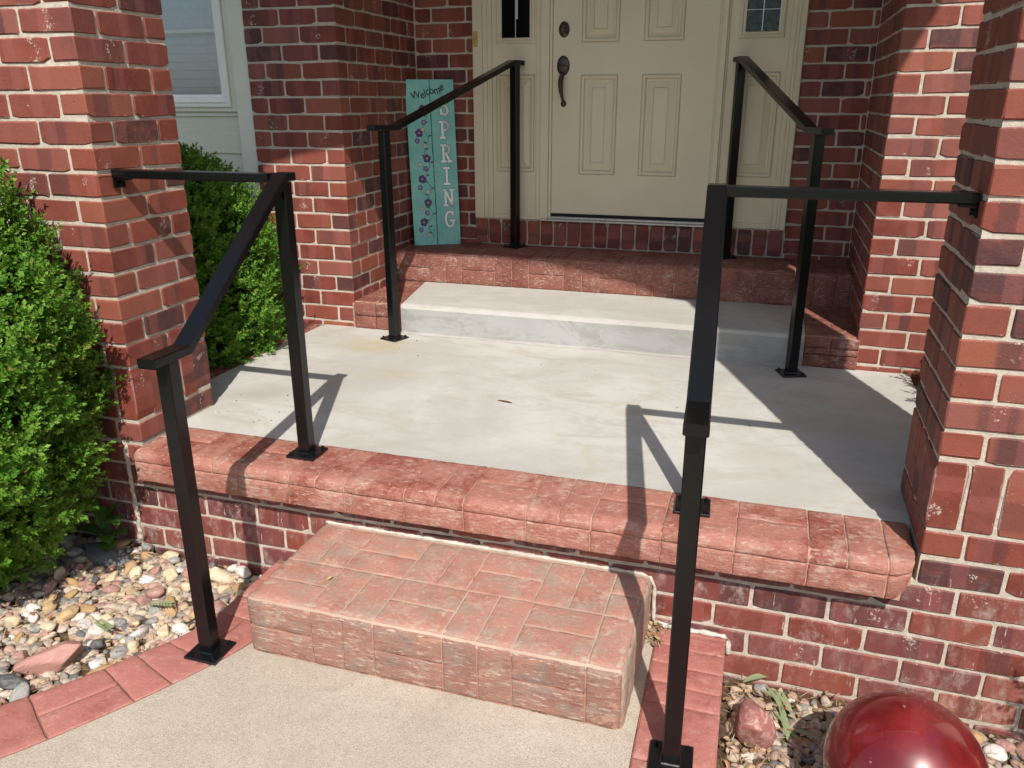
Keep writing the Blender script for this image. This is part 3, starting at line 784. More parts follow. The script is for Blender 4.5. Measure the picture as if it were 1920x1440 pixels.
ri, ro = catmull(RI), catmull(RO); rm_ = (ri+ro)/2; rarc = np.concatenate([[0], np.cumsum(np.linalg.norm(np.diff(rm_, axis=0), axis=1))])
def rmap(s, t):
    a = [np.interp(s, rarc, ri[:, k]) for k in (0, 1)]; b = [np.interp(s, rarc, ro[:, k]) for k in (0, 1)]; u = t/.207
    return (a[0]*(1-u)+b[0]*u, a[1]*(1-u)+b[1]*u, .014), (0, 0, 1)
v = []; f = []
for i in range(len(rarc)):
    a, b = ri[i], ro[i]; v += [(a[0], a[1], .0095), (b[0], b[1], .0095), (a[0], a[1], -.2), (b[0]+.003, b[1], -.2)]
    if i: o = 4*(i-1); f += [(o, o+1, o+5, o+4)[::-1], (o, o+4, o+6, o+2)[::-1], (o+1, o+3, o+7, o+5)[::-1]]
part('edging_body', v, f, M['edge'], ER)
for a, b, kd in ((.008, .085, 'T'), (.085, .17, 'T'), (.17, .255, 'T'), (.255, .345, 'T'), (.345, .56, 'V'), (.56, .66, 'T'), (.66, .76, 'T'), (.76, .97, 'V'), (.97, 1.07, 'T'), (1.07, 1.17, 'T'), (1.17, 1.38, 'V')):
    if kd == 'T':
        c = .10+rnd.gauss(0, .004) if a < .3 else .207
        piece(ER, rmap, a, b, 0, c, M['edge'])
        if c < .2: piece(ER, rmap, a+.012, b+.012 if b < .34 else b, c, .207, M['edge'])
    else: tile_L(ER, rmap, a, b, 0, .207, M['edge'])
bead([(.30, -.004, .016), (.485, -.004, .017), (.499, -.004, .006), (.502, -.004, -.04)], .0075, M['caulk'], ER)

walkv = [(p[0]+.002, p[1]) for p in cq] + [(-2.62, -9), (.75, -9)] + [(p[0]-.002, p[1]) for p in ro[::-1][:1]] + [(p[0]-.002, p[1]) for p in ri[::-1]]
wk = MB().prism(walkv, 2, -.12, 0.).done('walkway', M['walk']); tag(wk, kind='structure')
# lawn to the horizon and the two beds
MB().add([(-200, -200, -.22), (200, -200, -.22), (200, 200, -.22), (-200, 200, -.22)], [(0, 1, 2, 3)]).done('lawn', M['lawn']); tag(bpy.data.objects['lawn'], kind='structure')
def bed(name, poly, zf, n=26):
    x0 = min(p[0] for p in poly); x1 = max(p[0] for p in poly); y0 = min(p[1] for p in poly); y1 = max(p[1] for p in poly)
    v = []; f = []
    for i in range(n+1):
        for j in range(n+1):
            x = x0+(x1-x0)*i/n; y = y0+(y1-y0)*j/n; v.append((x, y, zf(x, y)+rnd.gauss(0, .004)))
    f = [(i*(n+1)+j, (i+1)*(n+1)+j, (i+1)*(n+1)+j+1, i*(n+1)+j+1) for i in range(n) for j in range(n)]
    o = part(name, v, f, M['soil'], None, True); return tag(o, kind='structure')
zl = lambda x, y: -.085+.03*max(0, min(1, (-1.2-x)/.6))
zr = lambda x, y: -.138-.02*max(0, (x-.8))
bed('planting_bed', [(-3.2, -2.2), (-.95, -.001)], zl, 40)
bed('planting_bed', [(.47, -1.6), (2.6, -.001)], zr, 40)
bed('planting_bed', [(-3.2, .3), (-2.036, 1.70)], lambda x, y: .1, 10)
bed('planting_bed', [(1.17, .3), (2.6, 1.685)], lambda x, y: .1, 10)

# ------------------------------------------------------------------ railings
RW, RH, PWD = .054, .027, .044
def post(parent, x, y, z0, z1, ang):
    c, s_ = math.cos(ang), math.sin(ang); h = PWD/2
    def R_(v): return [(x+c*p[0]-s_*p[1], y+s_*p[0]+c*p[1], p[2]) for p in v]
    v, f = bevbox((-h, -h, z0+.008), (h, h, z1), .003)
    part('post', R_(v), f, M['black'], parent)
    v, f = bevbox((-.054, -.054, z0+.0005), (.054, .054, z0+.009), .002)
    bp = part('base_plate', R_(v), f, M['gloss'], parent)
    wv = MB()
    for k in range(4):                              # weld bead round the foot
        a, b = [((-1, -1), (1, -1)), ((1, -1), (1, 1)), ((1, 1), (-1, 1)), ((-1, 1), (-1, -1))][k]
        wv.rod((a[0]*h, a[1]*h, z0+.009), (b[0]*h, b[1]*h, z0+.009), .004, 6)
    part('weld', R_(wv.v), wv.f, M['gloss'], bp)
    for a in (-1, 1):
        for b in (-1, 1):
            m_ = MB().rod((a*.040, b*.040, z0+.009), (a*.040, b*.040, z0+.0145), .0075, 6)
            m_.rod((a*.040, b*.040, z0+.0145), (a*.040, b*.040, z0+.018), .0045, 8)
            part('bolt', R_(m_.v), m_.f, M['gloss'], bp)
def lower_rail(p_lo, p_hi, xw, label):
    d = Vector((p_hi[0]-p_lo[0], p_hi[1]-p_lo[1], 0)).normalized(); lat = Vector((0, 0, 1)).cross(d)*-1
    ang = math.atan2(d.y, d.x)-math.pi/2
    T = thing('railing', (p_lo[0], p_lo[1], 0), label, 'railing', 'black railings of the porch')
    def at(u, z_): return (p_lo[0]+d.x*u, p_lo[1]+d.y*u, z_)
    L = math.hypot(p_hi[0]-p_lo[0], p_hi[1]-p_lo[1])
    z0, z1 = .948, 1.353
    v, f = sweep([at(-.075, z0), at(.062, z0), at(L-.012, z1), at(L+.040, z1)], -lat, RW, RH)
    part('handrail', v, f, M['black'], T)
    post(T, *p_lo, ZE if p_lo[0] < 0 else .016, z0-RH+.002, ang); post(T, *p_hi, ZP+.002, z1-RH+.002, ang)
    sg = -1 if xw < p_lo[0] else 1
    yb = p_hi[1]-.012
    v, f = sweep([(p_hi[0]+sg*RW*.48, yb, z1-.001), (xw-sg*.001, yb, z1-.001)], (0, 1, 0), RW, RH)
    part('wall_bar', v, f, M['black'], T)
    m_ = MB(); m_.box(min(xw-sg*.006, xw-sg*.0005), max(xw-sg*.006, xw-sg*.0005), yb-.026, yb+.026, z1-RH-.034, z1-RH-.001, .001)
    m_.box(min(xw-sg*.045, xw-sg*.004), max(xw-sg*.045, xw-sg*.004), yb-.02, yb+.02, z1-RH-.009, z1-RH-.0015, .001)
    m_.rod((xw-sg*.006, yb, z1-RH-.021), (xw-sg*.014, yb, z1-RH-.021), .009, 8)
    m_.done('wall_bracket', M['black'], T)
lower_rail((-.984, -.520), (-.988, .100), XL, 'black metal railing left of the front step, fixed to the left pillar')
lower_rail((.391, -.552), (.354, .095), XR, 'black metal railing right of the front step, nearest, fixed to the right pillar')
def upper_rail(p_lo, p_hi, label):
    d = Vector((p_hi[0]-p_lo[0], p_hi[1]-p_lo[1], 0)).normalized(); lat = Vector((0, 0, 1)).cross(d)
    ang = math.atan2(d.y, d.x)-math.pi/2
    T = thing('railing', (*p_lo, ZP), label, 'railing', 'black railings of the porch')
    L = math.hypot(p_hi[0]-p_lo[0], p_hi[1]-p_lo[1])
    def at(u, z_): return (p_lo[0]+d.x*u, p_lo[1]+d.y*u, z_)
    z0, z1 = 1.457, 1.782
    v, f = sweep([at(-.085, z0), at(.075, z0), at(L-.03, z1), at(L+.060, z1)], lat, RW, RH)
    part('handrail', v, f, M['black'], T)
    post(T, *p_lo, ZP, z0-RH+.002, ang); post(T, *p_hi, ZN+.001, z1-RH+.002, ang)
upper_rail((-1.328, 1.535), (-.982, 2.555), 'black metal railing on the inner steps in front of the welcome sign')
upper_rail((.652, 1.535), (.268, 2.565), 'black metal railing on the inner steps right of the door')

# ------------------------------------------------------------------ door with sidelights
DR = thing('entry_door', (-.33, YD, ZN), 'cream panelled entry door with narrow glazed sidelights', 'door')
def grid_face(xs, zs, skip, y_, mat, name, parent, back=.03):
    """board with rectangular openings; skip = set of (i,j) cells left open"""
    mb = MB()
    for i in range(len(xs)-1):
        for j in range(len(zs)-1):
            if (i, j) in skip: continue
            mb.add([(xs[i], y_, zs[j]), (xs[i+1], y_, zs[j]), (xs[i+1], y_, zs[j+1]), (xs[i], y_, zs[j+1])], [(0, 1, 2, 3)])
    mb.box(xs[0], xs[-1], y_+.012, y_+back, zs[0], zs[-1])
    for (i, j) in skip:                                   # reveal walls
        x0, x1, z0, z1 = xs[i], xs[i+1], zs[j], zs[j+1]
        mb.add([(x0, y_, z0), (x1, y_, z0), (x1, y_, z1), (x0, y_, z1), (x0, y_+.012, z0), (x1, y_+.012, z0), (x1, y_+.012, z1), (x0, y_+.012, z1)], [(0, 4, 5, 1), (1, 5, 6, 2), (2, 6, 7, 3), (3, 7, 4, 0)])
    x0, x1, z0, z1 = xs[0], xs[-1], zs[0], zs[-1]
    mb.add([(x0, y_, z0), (x1, y_, z0), (x1, y_, z1), (x0, y_, z1), (x0, y_+.012, z0), (x1, y_+.012, z0), (x1, y_+.012, z1), (x0, y_+.012, z1)], [(0, 1, 5, 4), (1, 2, 6, 5), (2, 3, 7, 6), (3, 0, 4, 7)])
    return mb.done(name, mat, parent)
def rings(x0, x1, z0, z1, y_, prof, mat, name, parent, cap=True):
    v = []; f = []
    for (ins, dy) in prof:
        v += [(x0+ins, y_+dy, z0+ins), (x1-ins, y_+dy, z0+ins), (x1-ins, y_+dy, z1-ins), (x0+ins, y_+dy, z1-ins)]
    for i in range(len(prof)-1):
        for k in range(4): f.append((4*i+k, 4*i+(k+1) % 4, 4*i+4+(k+1) % 4, 4*i+4+k))
    if cap: o = 4*len(prof)-4; f.append((o, o+1, o+2, o+3))
    return part(name, v, f, mat, parent)
PAN = [(0, .0002), (.0005, .006), (.004, .006), (.0045, -.006), (.010, -.0085), (.019, -.006), (.025, .006), (.0255, .0115), (.036, .0115), (.040, .0085), (.068, -.0005), (.0685, .004), (.072, .004), (.0725, -.002)]
yd = YD+.016
xs = [-.783, -.617, -.402, -.266, -.046, .137]; zs = [.918, 1.150, 1.702, 1.872, 2.44, 2.58, 2.83, 3.00]
LF = grid_face(xs, zs, {(i, j) for i in (1, 3) for j in (1, 3, 5)}, yd, M['paint'], 'door_leaf', DR, .04)
for i in (1, 3):
    for j in (1, 3, 5): rings(xs[i], xs[i+1], zs[j], zs[j+1], yd, PAN, M['paint'], 'panel', LF)
def sidelight(x0, x1, px, wx, glass, light):
    xs = [x0, min(px[0], wx[0]), max(px[1], wx[1]), x1]
    zs = [.905, 1.157, 1.707, 1.873, 2.90, 3.0]
    SLt = grid_face(xs, zs, {(1, 1), (1, 3)}, YD+.012, M['paint'], 'sidelight', DR, .03)
    rings(xs[1], xs[2], zs[1], zs[2], YD+.012, PAN, M['paint'], 'panel', SLt)
    rings(xs[1], xs[2], zs[3], zs[4], YD+.012, [(0, .0002), (.003, -.007), (.012, -.011), (.018, -.009), (.022, -.003), (.030, -.0035), (.034, .004)], M['paint'], 'glass_frame', SLt, False)
    gx0, gx1, gz0 = xs[1]+.03, xs[2]-.03, zs[3]+.03
    MB().add([(gx0, YD+.0165, gz0), (gx1, YD+.0165, gz0), (gx1, YD+.0165, 2.87), (gx0, YD+.0165, 2.87)], [(0, 1, 2, 3)]).done('glass_pane', glass, SLt)
    xc = (gx0+gx1)/2
    m_ = MB(); m_.box(xc-.0022, xc+.0022, YD+.013, YD+.0163, gz0, 2.869)
    if light: m_.box(gx0+.001, gx1-.001, YD+.0132, YD+.0162, 2.012, 2.0145); m_.box(gx0+.0005, gx0+.004, YD+.012, YD+.016, gz0, 2.868); m_.box(gx1-.004, gx1-.0005, YD+.012, YD+.016, gz0, 2.868)
    else: m_.box(xc+.0025, xc+.014, YD+.0125, YD+.0160, 2.005, 2.869)
    m_.done('lead_came', M['came'], SLt)
sidelight(-1.149, -.880, (-1.117, -.903), (-1.125, -.890), M['darkpane'], False)
sidelight(.192, .500, (.250, .468), (.237, .474), M['rain'], True)
fr = MB()
for (x0, x1, d) in ((-1.262, -1.203, -.016), (-1.2029, -1.178, -.004), (-1.1779, -1.150, .002), (-.8795, -.851, .004), (-.8505, -.800, -.008), (-.7995, -.7845, .004),
                    (.1385, .150, .006), (.1505, .181, -.008), (.1815, .191, .004), (.501, .528, .002), (.5285, .545, -.004), (.5455, .576, -.016)):
    fr.box(x0, x1, YD+d, YD+.06, .876, 3.06, .002)
fr.box(-1.1495, -.8805, YD+.006, YD+.05, .876, .9045); fr.box(.1925, .4995, YD+.006, YD+.05, .876, .9045)
fr.box(-1.262, .576, YD-.010, YD+.06, 3.061, 3.15)
fr.done('door_frame', M['paint'], DR)
th = MB(); th.box(-.84, .175, YD-.03, YD+.055, .8745, .886, .003); th.box(-.79, .145, YD-.006, YD+.05, .886, .900, .004)
th.done('threshold', M['alu'], DR)
MB().box(-.782, .136, YD+.008, YD+.03, .9005, .9175).done('door_sweep', M['dark'], DR)
def lathe_y(cx, cz, y_, prof, n=20, sx=1., sz=1.):
    v = []; f = []
    for (r_, d) in prof:
        for k in range(n):
            a = 2*math.pi*k/n; v.append((cx+r_*sx*math.cos(a), y_+d, cz+r_*sz*math.sin(a)))
    for i in range(len(prof)-1):
        for k in range(n): f.append((i*n+k, i*n+(k+1) % n, (i+1)*n+(k+1) % n, (i+1)*n+k))
    f.append(tuple(range((len(prof)-1)*n, len(prof)*n)))
    return v, f
v, f = lathe_y(-.719, 1.943, yd, [(.031, 0), (.031, -.006), (.027, -.010), (.020, -.011), (.018, -.016), (.014, -.017), (.012, -.013)], 20, 1, 1.35)
part('deadbolt', v, f, M['bronze'], LF, True)
hm = MB()
hm.add(*lathe_y(-.721, 1.752, yd, [(.037, 0), (.037, -.005), (.033, -.010), (.020, -.012)], 22, 1, 1.45))
hm.add(*lathe_y(-.716, 1.547, yd, [(.016, 0), (.016, -.005), (.012, -.009)], 14, 1, 1.2))
path = [Vector((-.721, yd-.010, 1.710)), Vector((-.723, yd-.034, 1.690)), Vector((-.725, yd-.045, 1.655)), Vector((-.722, yd-.044, 1.615)), Vector((-.717, yd-.034, 1.580)), Vector((-.715, yd-.014, 1.556))]
HP = catmull([tuple(p) for p in path], 6); HR = np.interp(np.linspace(0, 5, len(HP)), range(6), (.011, .0135, .015, .012, .008, .008))
for i in range(len(HP)-1): hm.rod(HP[i], HP[i+1], float(HR[i]), 12, 0, float(HR[i+1]))
hm.box(-.735, -.710, yd-.030, yd-.008, 1.752, 1.762, .002)
hm.done('handle', M['bronze'], LF, True)
bl = MB(); bl.box(-1.254, -1.228, YD-.024, YD-.0162, 1.862, 1.943, .003); bl.rod((-1.241, YD-.024, 1.930), (-1.241, YD-.0265, 1.930), .004); bl.rod((-1.241, YD-.024, 1.875), (-1.241, YD-.0265, 1.875), .004); bl.box(-1.247, -1.235, YD-.029, YD-.0242, 1.892, 1.914, .002)
bl.done('doorbell', M['brass'], DR)

# ------------------------------------------------------------------ siding wall with window, left of the entry
YS = 1.745
SW = thing('siding_wall', (-2.8, YS, 0), 'grey lap siding wall with a white window behind the left pillar', 'house wall')
zz = -.05
while zz < 1.49:
    z1_ = min(zz+.1925, 1.512)
    if zz < 1.14 < z1_ or abs(zz-1.14) > 0: pass
    MB().add([(-5, YS-.011, zz), (-2.2605, YS-.011, zz), (-2.2605, YS, z1_), (-5, YS, z1_), (-5, YS+.02, zz), (-2.2605, YS+.02, zz), (-2.2605, YS+.02, z1_), (-5, YS+.02, z1_)],
             [(0, 1, 2, 3), (0, 4, 5, 1), (1, 5, 6, 2), (3, 2, 6, 7)]).done('siding_board', M['siding'], SW)
    zz = z1_
MB().box(-2.260, -2.163, YS-.045, YS+.05, -.1, 3.6, .003).done('corner_board', M['trim'], SW)
MB().box(-5, -2.2605, YS-.018, YS+.02, 1.5125, 1.532, .002).done('sill_trim', M['trim'], SW)
MB().box(-5, -3.5, YS-.004, YS+.02, 1.5325, 3.6).box(-2.31, -2.2607, YS-.012, YS+.02, 1.5325, 3.6).done('side_siding', M['trim'], SW)
WX0, WX1, WZ0, WZ1 = -3.49, -2.312, 1.5335, 2.95
WN = rings(WX0, WX1, WZ0, WZ1, YS-.012, [(0, .03), (0, -.012), (.006, -.016), (.022, -.016), (.0222, .012), (.0255, .012), (.0257, -.006), (.050, -.002), (.056, .010), (.066, .014), (.068, .030)], M['white'], 'window', SW, False)
MB().add([(WX0+.06, YS+.012, WZ0+.06), (WX1-.06, YS+.012, WZ0+.06), (WX1-.06, YS+.012, WZ1-.06), (WX0+.06, YS+.012, WZ1-.06)], [(0, 1, 2, 3)]).done('window_pane', M['pane'], WN)
MB().box(WX0+.067, WX1-.067, YS+.014, YS+.022, 1.908, 1.926, .002).done('window_grille', M['white'], WN)
zz = WZ0+.062
while zz < 2.3:
    MB().add([(WX0+.07, YS+.068, zz), (WX1-.075, YS+.068, zz), (WX1-.075, YS+.050, zz+.0405), (WX0+.07, YS+.050, zz+.0405), (WX0+.07, YS+.071, zz), (WX1-.075, YS+.071, zz), (WX1-.075, YS+.053, zz+.0405), (WX0+.07, YS+.053, zz+.0405)],
             [(0, 1, 2, 3), (7, 6, 5, 4), (0, 4, 5, 1), (3, 2, 6, 7)]).done('blind_slat', M['blind'], WN)
    zz += .043
MB().box(WX0+.08, WX0+.084, YS+.045, YS+.049, WZ0+.062, 2.4).box(-2.47, -2.468, YS+.045, YS+.047, WZ0+.062, 2.4).done('blind_cord', M['white'], WN)

# house body, porch arch and roof (overhead, they shade the entry)
HB = MB(); HB.box(-6, -2.17, 1.95, 8, -.25, 3.65); HB.box(-6, 6, YD+.15, 8, -.25, 4.6); HB.box(XPR+.65, 6, YP+.01, YD+.14, -.25, 3.65)
HB.box(-2.17, XPL-.01, YP+.12, YD+.14, -.25, 3.6)
o = HB.done('house_body', M['house']); tag(o, 'plain house walls behind the porch, enclosing the rooms', 'house')
AZ = 3.215
poly = [(XL-PW, AZ)]
for i in range(17):
    u = i/16; x = XL+(XR-XL)*u; poly.append((x, AZ+.225*(1-(2*u-1)**2)**.75))
poly += [(XR+PW, AZ), (1.43, 3.33), (1.76, 4.03), (1.76, 4.5), (-2.3, 4.5), (XL-PW, 3.4)]
o = MB().prism(poly, 1, .0, PW).done('porch_arch', M['brick']); tag(o, 'shallow arch spanning the two brick pillars above the view', 'arch')
o = MB().box(-2.1, 1.45, PW+.002, YD+.15, 3.655, 3.75).done('porch_ceiling', M['ceil']); tag(o, kind='structure')
o = MB().prism([(-2.7, 4.505), (2.2, 4.505), (-.3, 6.0)], 1, -.05, 7).done('roof', M['roof']); tag(o, kind='structure')

# ------------------------------------------------------------------ welcome sign
SB, SR, ST = Vector((-1.59, 2.42, ZN+.002)), Vector((-1.338, 2.556, ZN+.002)), Vector((-1.389, 2.62, 1.684))
su = (SR-SB).normalized(); sv_ = (ST-SR); SHt = sv_.length; sv_ = sv_.normalized(); sn = su.cross(sv_).normalized()
if sn.y > 0: sn = -sn
SWd = (SR-SB).length
SG = thing('welcome_sign', SB, 'tall teal board sign reading Welcome SPRING leaning in the corner', 'sign')
def sp(a, b, n_=0.): return SB + su*(a*SWd) + sv_*(b*SHt) + sn*n_
for (a, b) in ((0, .492), (.508, 1)):
    v = [sp(a, 0, -.018), sp(b, 0, -.018), sp(b, 1, -.018), sp(a, 1, -.018), sp(a, 0), sp(b, 0), sp(b, 1), sp(a, 1)]
    part('board', v, [(0, 3, 2, 1), (4, 5, 6, 7), (0, 1, 5, 4), (1, 2, 6, 5), (2, 3, 7, 6), (3, 0, 4, 7)], M['board'], SG)
v = [sp(.1, .2, -.030), sp(.9, .2, -.030), sp(.9, .26, -.030), sp(.1, .26, -.030), sp(.1, .2, -.0185), sp(.9, .2, -.0185), sp(.9, .26, -.0185), sp(.1, .26, -.0185)]
part('batten', v, [(0, 3, 2, 1), (4, 5, 6, 7), (0, 1, 5, 4), (1, 2, 6, 5), (2, 3, 7, 6), (3, 0, 4, 7)], M['ink'], SG)
def ribbon(mb, strokes, place, w, lift, mi):
    for st_ in strokes:
        P = [Vector((p[0], p[1])) for p in st_]
        for a, b in zip(P[:-1], P[1:]):
            d = (b-a); L = d.length
            if L < 1e-6: continue
            d /= L; n_ = Vector((-d.y, d.x))*w/2
            mb.add([place(q, lift) for q in (a-n_, b-n_, b+n_, a+n_)], [(0, 1, 2, 3)], mi)
        for q in P:
            mb.add([place(q+Vector((math.cos(k*math.pi/4), math.sin(k*math.pi/4)))*w/2, lift*1.02) for k in range(8)], [tuple(range(8))], mi)
def arcp(cx, cy, rx, ry, a0, a1, n_=12): return [(cx+rx*math.cos(math.radians(a0+(a1-a0)*i/n_)), cy+ry*math.sin(math.radians(a0+(a1-a0)*i/n_))) for i in range(n_+1)]
LET = {'S': [arcp(.5, .74, .30, .24, 25, 270) + arcp(.5, .26, .33, .24, 90, -155)[1:], [(.8, .72), (.8, .95)], [(.17, .05), (.17, .3)]],
       'P': [[(.28, 0), (.28, 1)], [(.08, 0), (.5, 0)], [(.08, 1), (.28, 1)], [(.28, 1)] + arcp(.5, .74, .36, .26, 90, -90) + [(.28, .48)]],
       'R': [[(.25, 0), (.25, 1)], [(.05, 0), (.45, 0)], [(.05, 1), (.25, 1)], [(.25, 1)] + arcp(.5, .75, .34, .25, 90, -90) + [(.25, .5)], [(.5, .5), (.85, 0)], [(.72, 0), (1, 0)]],
       'I': [[(.5, 0), (.5, 1)], [(.25, 0), (.75, 0)], [(.25, 1), (.75, 1)]],
       'N': [[(.18, 0), (.18, 1)], [(.18, 1), (.85, 0)], [(.85, 0), (.85, 1)], [(.02, 0), (.36, 0)], [(.02, 1), (.22, 1)], [(.68, 1), (1, 1)]],
       'G': [arcp(.52, .5, .42, .5, 40, 320, 16), [(.85, .18), (.85, .42)], [(.6, .42), (.98, .42)], [(.84, .8), (.84, .98)]]}
lt = MB()
for ch, (uc, v0, v1) in zip('SPRING', ((.785, .792, .898), (.772, .658, .752), (.775, .515, .612), (.770, .378, .474), (.785, .246, .340), (.785, .112, .206))):
    wdt = .20*SWd/.2; w0 = uc*SWd-.030; hh = (v1-v0)*SHt
    def pl(q, l, w0=w0, v0=v0, hh=hh): return SB + su*(w0+q[0]*.060) + sv_*(v0*SHt+q[1]*hh) + sn*l
    def asp(ss): return ss
    # strokes are drawn in millimetre space so widths stay even
    k = [[(p[0]*.060, p[1]*hh) for p in s_] for s_ in LET[ch]]
    def pl2(q, l, w0=w0, v0=v0): return SB + su*(w0+q[0]) + sv_*(v0*SHt+q[1]) + sn*l
    ribbon(lt, k, pl2, .0195, .0007, 0); ribbon(lt, k, pl2, .0148, .0014, 1)
lt.done('lettering', [M['ink'], M['letter']], SG)
fc = bpy.data.curves.new('welcome_text', 'FONT'); fc.body = 'Welcome'; fc.size = .062; fc.extrude = .0004; fc.offset = .0006; fc.space_character = .95; fc.shear = .08
fo = bpy.data.objects.new('welcome_text', fc); COL.objects.link(fo)
dg = bpy.context.evaluated_depsgraph_get(); tm = bpy.data.meshes.new_from_object(fo.evaluated_get(dg)); bpy.data.objects.remove(fo)
ta = math.radians(16); tm.materials.clear(); tm.materials.append(M['ink'])
orig = SB + su*(.13*SWd) + sv_*(.878*SHt) + sn*.0012
X_ = su*math.cos(ta)+sv_*math.sin(ta); Y_ = -su*math.sin(ta)+sv_*math.cos(ta)
for vv in tm.vertices:
    c = vv.co.copy(); vv.co = orig + X_*c.x*.86 + Y_*(c.y+.006*math.sin(c.x*60)) + sn*c.z - SB
link('lettering', tm, SG)
fl_ = MB()
vine = [(.37+.05*math.sin(i*.55), .835-.79*i/60) for i in range(61)]
def pu(q, l): return SB + su*q[0] + sv_*q[1] + sn*l
ribbon(fl_, [[(a*SWd, b*SHt) for a, b in vine]], pu, .0028, .0006, 0)
for i in range(4, 60, 3):
    a, b = vine[i]; sgn = 1 if i % 2 else -1; c = (a*SWd+sgn*.014, b*SHt+.006)
    fl_.add([pu((c[0]+.011*math.cos(t)*1., c[1]+.005*math.sin(t)+.3*.011*math.cos(t)*sgn), .0008) for t in [k*math.pi/4 for k in range(8)]], [tuple(range(8))], 0)
def flower(px, py, r_, mi):
    x = (px-80-83*(py-80)/1285)/(367-20*(py-80)/1285)*SWd; y = (1-(py-80)/1278)*SHt
    a0 = rnd.random()*6
    for k in range(5):
        a = a0+k*2*math.pi/5; cx_, cy_ = x+r_*.62*math.cos(a), y+r_*.62*math.sin(a)
        for sc_, l, mm in ((1.22, .0011, 5), (1., .0015, mi)):
            fl_.add([pu((cx_+r_*.5*sc_*math.cos(t)*.9, cy_+r_*.5*sc_*math.sin(t)), l+k*.00008) for t in [q*math.pi/5 for q in range(10)]], [tuple(range(10))], mm)
    fl_.add([pu((x+r_*.24*math.cos(t), y+r_*.24*math.sin(t)), .0024) for t in [q*math.pi/4 for q in range(8)]], [tuple(range(8))], 4)
for p in ((215, 300), (190, 480), (250, 675), (215, 835), (260, 1020), (230, 1175)): flower(*p, .021, 1)
for p in ((225, 400), (175, 540), (240, 755), (200, 900), (255, 1100), (210, 1235)): flower(*p, .0140, 2)
for p in ((215, 455), (235, 580), (200, 722), (258, 935), (215, 1065), (270, 1275)): flower(*p, .0125, 3)
fl_.done('painted_flowers', [M['vine'], M['violet'], M['lilac'], M['petal'], M['yolk'], M['ink']], SG)

# ------------------------------------------------------------------ shrubs
def leaf_cloud(pts, dirs, nleaf, ll, lw, spread=.62, rng=npr, stem=.055):
    """shoots at pts along dirs; opposite leaf pairs; returns verts, faces"""
    n = len(pts); d = dirs/np.linalg.norm(dirs, axis=1)[:, None]
    ref = rng.normal(size=(n, 3)); a = np.cross(d, ref); a /= np.linalg.norm(a, axis=1)[:, None]; b = np.cross(d, a)
    V = []
    for k in range(nleaf):
        ph = (k//2)*math.pi/2*1.0 + (k % 2)*math.pi + rng.normal(0, .25, n)
        side = a*np.cos(ph)[:, None] + b*np.sin(ph)[:, None]
        u = (k//2+.3)/(nleaf/2)
        base = pts + d*(stem*u + rng.normal(0, .003, n))[:, None]
        ax = side*(1-.55*u) + d*(spread+.5*u) + rng.normal(0, .12, (n, 3)); ax /= np.linalg.norm(ax, axis=1)[:, None]
        lat = np.cross(ax, d + .15*rng.normal(size=(n, 3))); lat /= np.linalg.norm(lat, axis=1)[:, None] + 1e-9
        nr = np.cross(lat, ax)
        L = (ll*(1-.30*u)*rng.uniform(.6, 1.3, n))[:, None]; Wd = L*lw
        m_ = base + ax*L*.48 - nr*L*.06; tip = base + ax*L - nr*L*.12
        V.append(np.stack([base, m_ + lat*Wd + nr*L*.07, tip, m_ - lat*Wd + nr*L*.07, m_], 1))
    V = np.concatenate(V, 0); N = len(V); V = V.reshape(-1, 3)
    i = np.arange(N)*5
    F = np.concatenate([np.stack([i, i+1, i+4], 1), np.stack([i+1, i+2, i+4], 1), np.stack([i+4, i+2, i+3], 1), np.stack([i, i+4, i+3], 1)], 0)
    return V, F
def np_mesh(name, V, F, mat, smooth=True):
    me = bpy.data.meshes.new(name); me.vertices.add(len(V)); me.vertices.foreach_set('co', np.ascontiguousarray(V, dtype=np.float32).ravel())
    k = F.shape[1]; me.loops.add(F.size); me.loops.foreach_set('vertex_index', np.ascontiguousarray(F, dtype=np.int32).ravel())
    me.polygons.add(len(F)); me.polygons.foreach_set('loop_start', np.arange(len(F), dtype=np.int32)*k); me.polygons.foreach_set('loop_total', np.full(len(F), k, dtype=np.int32))
    me.materials.append(mat); me.update(calc_edges=True)
    if smooth: me.polygons.foreach_set('use_smooth', [True]*len(F))
    return me
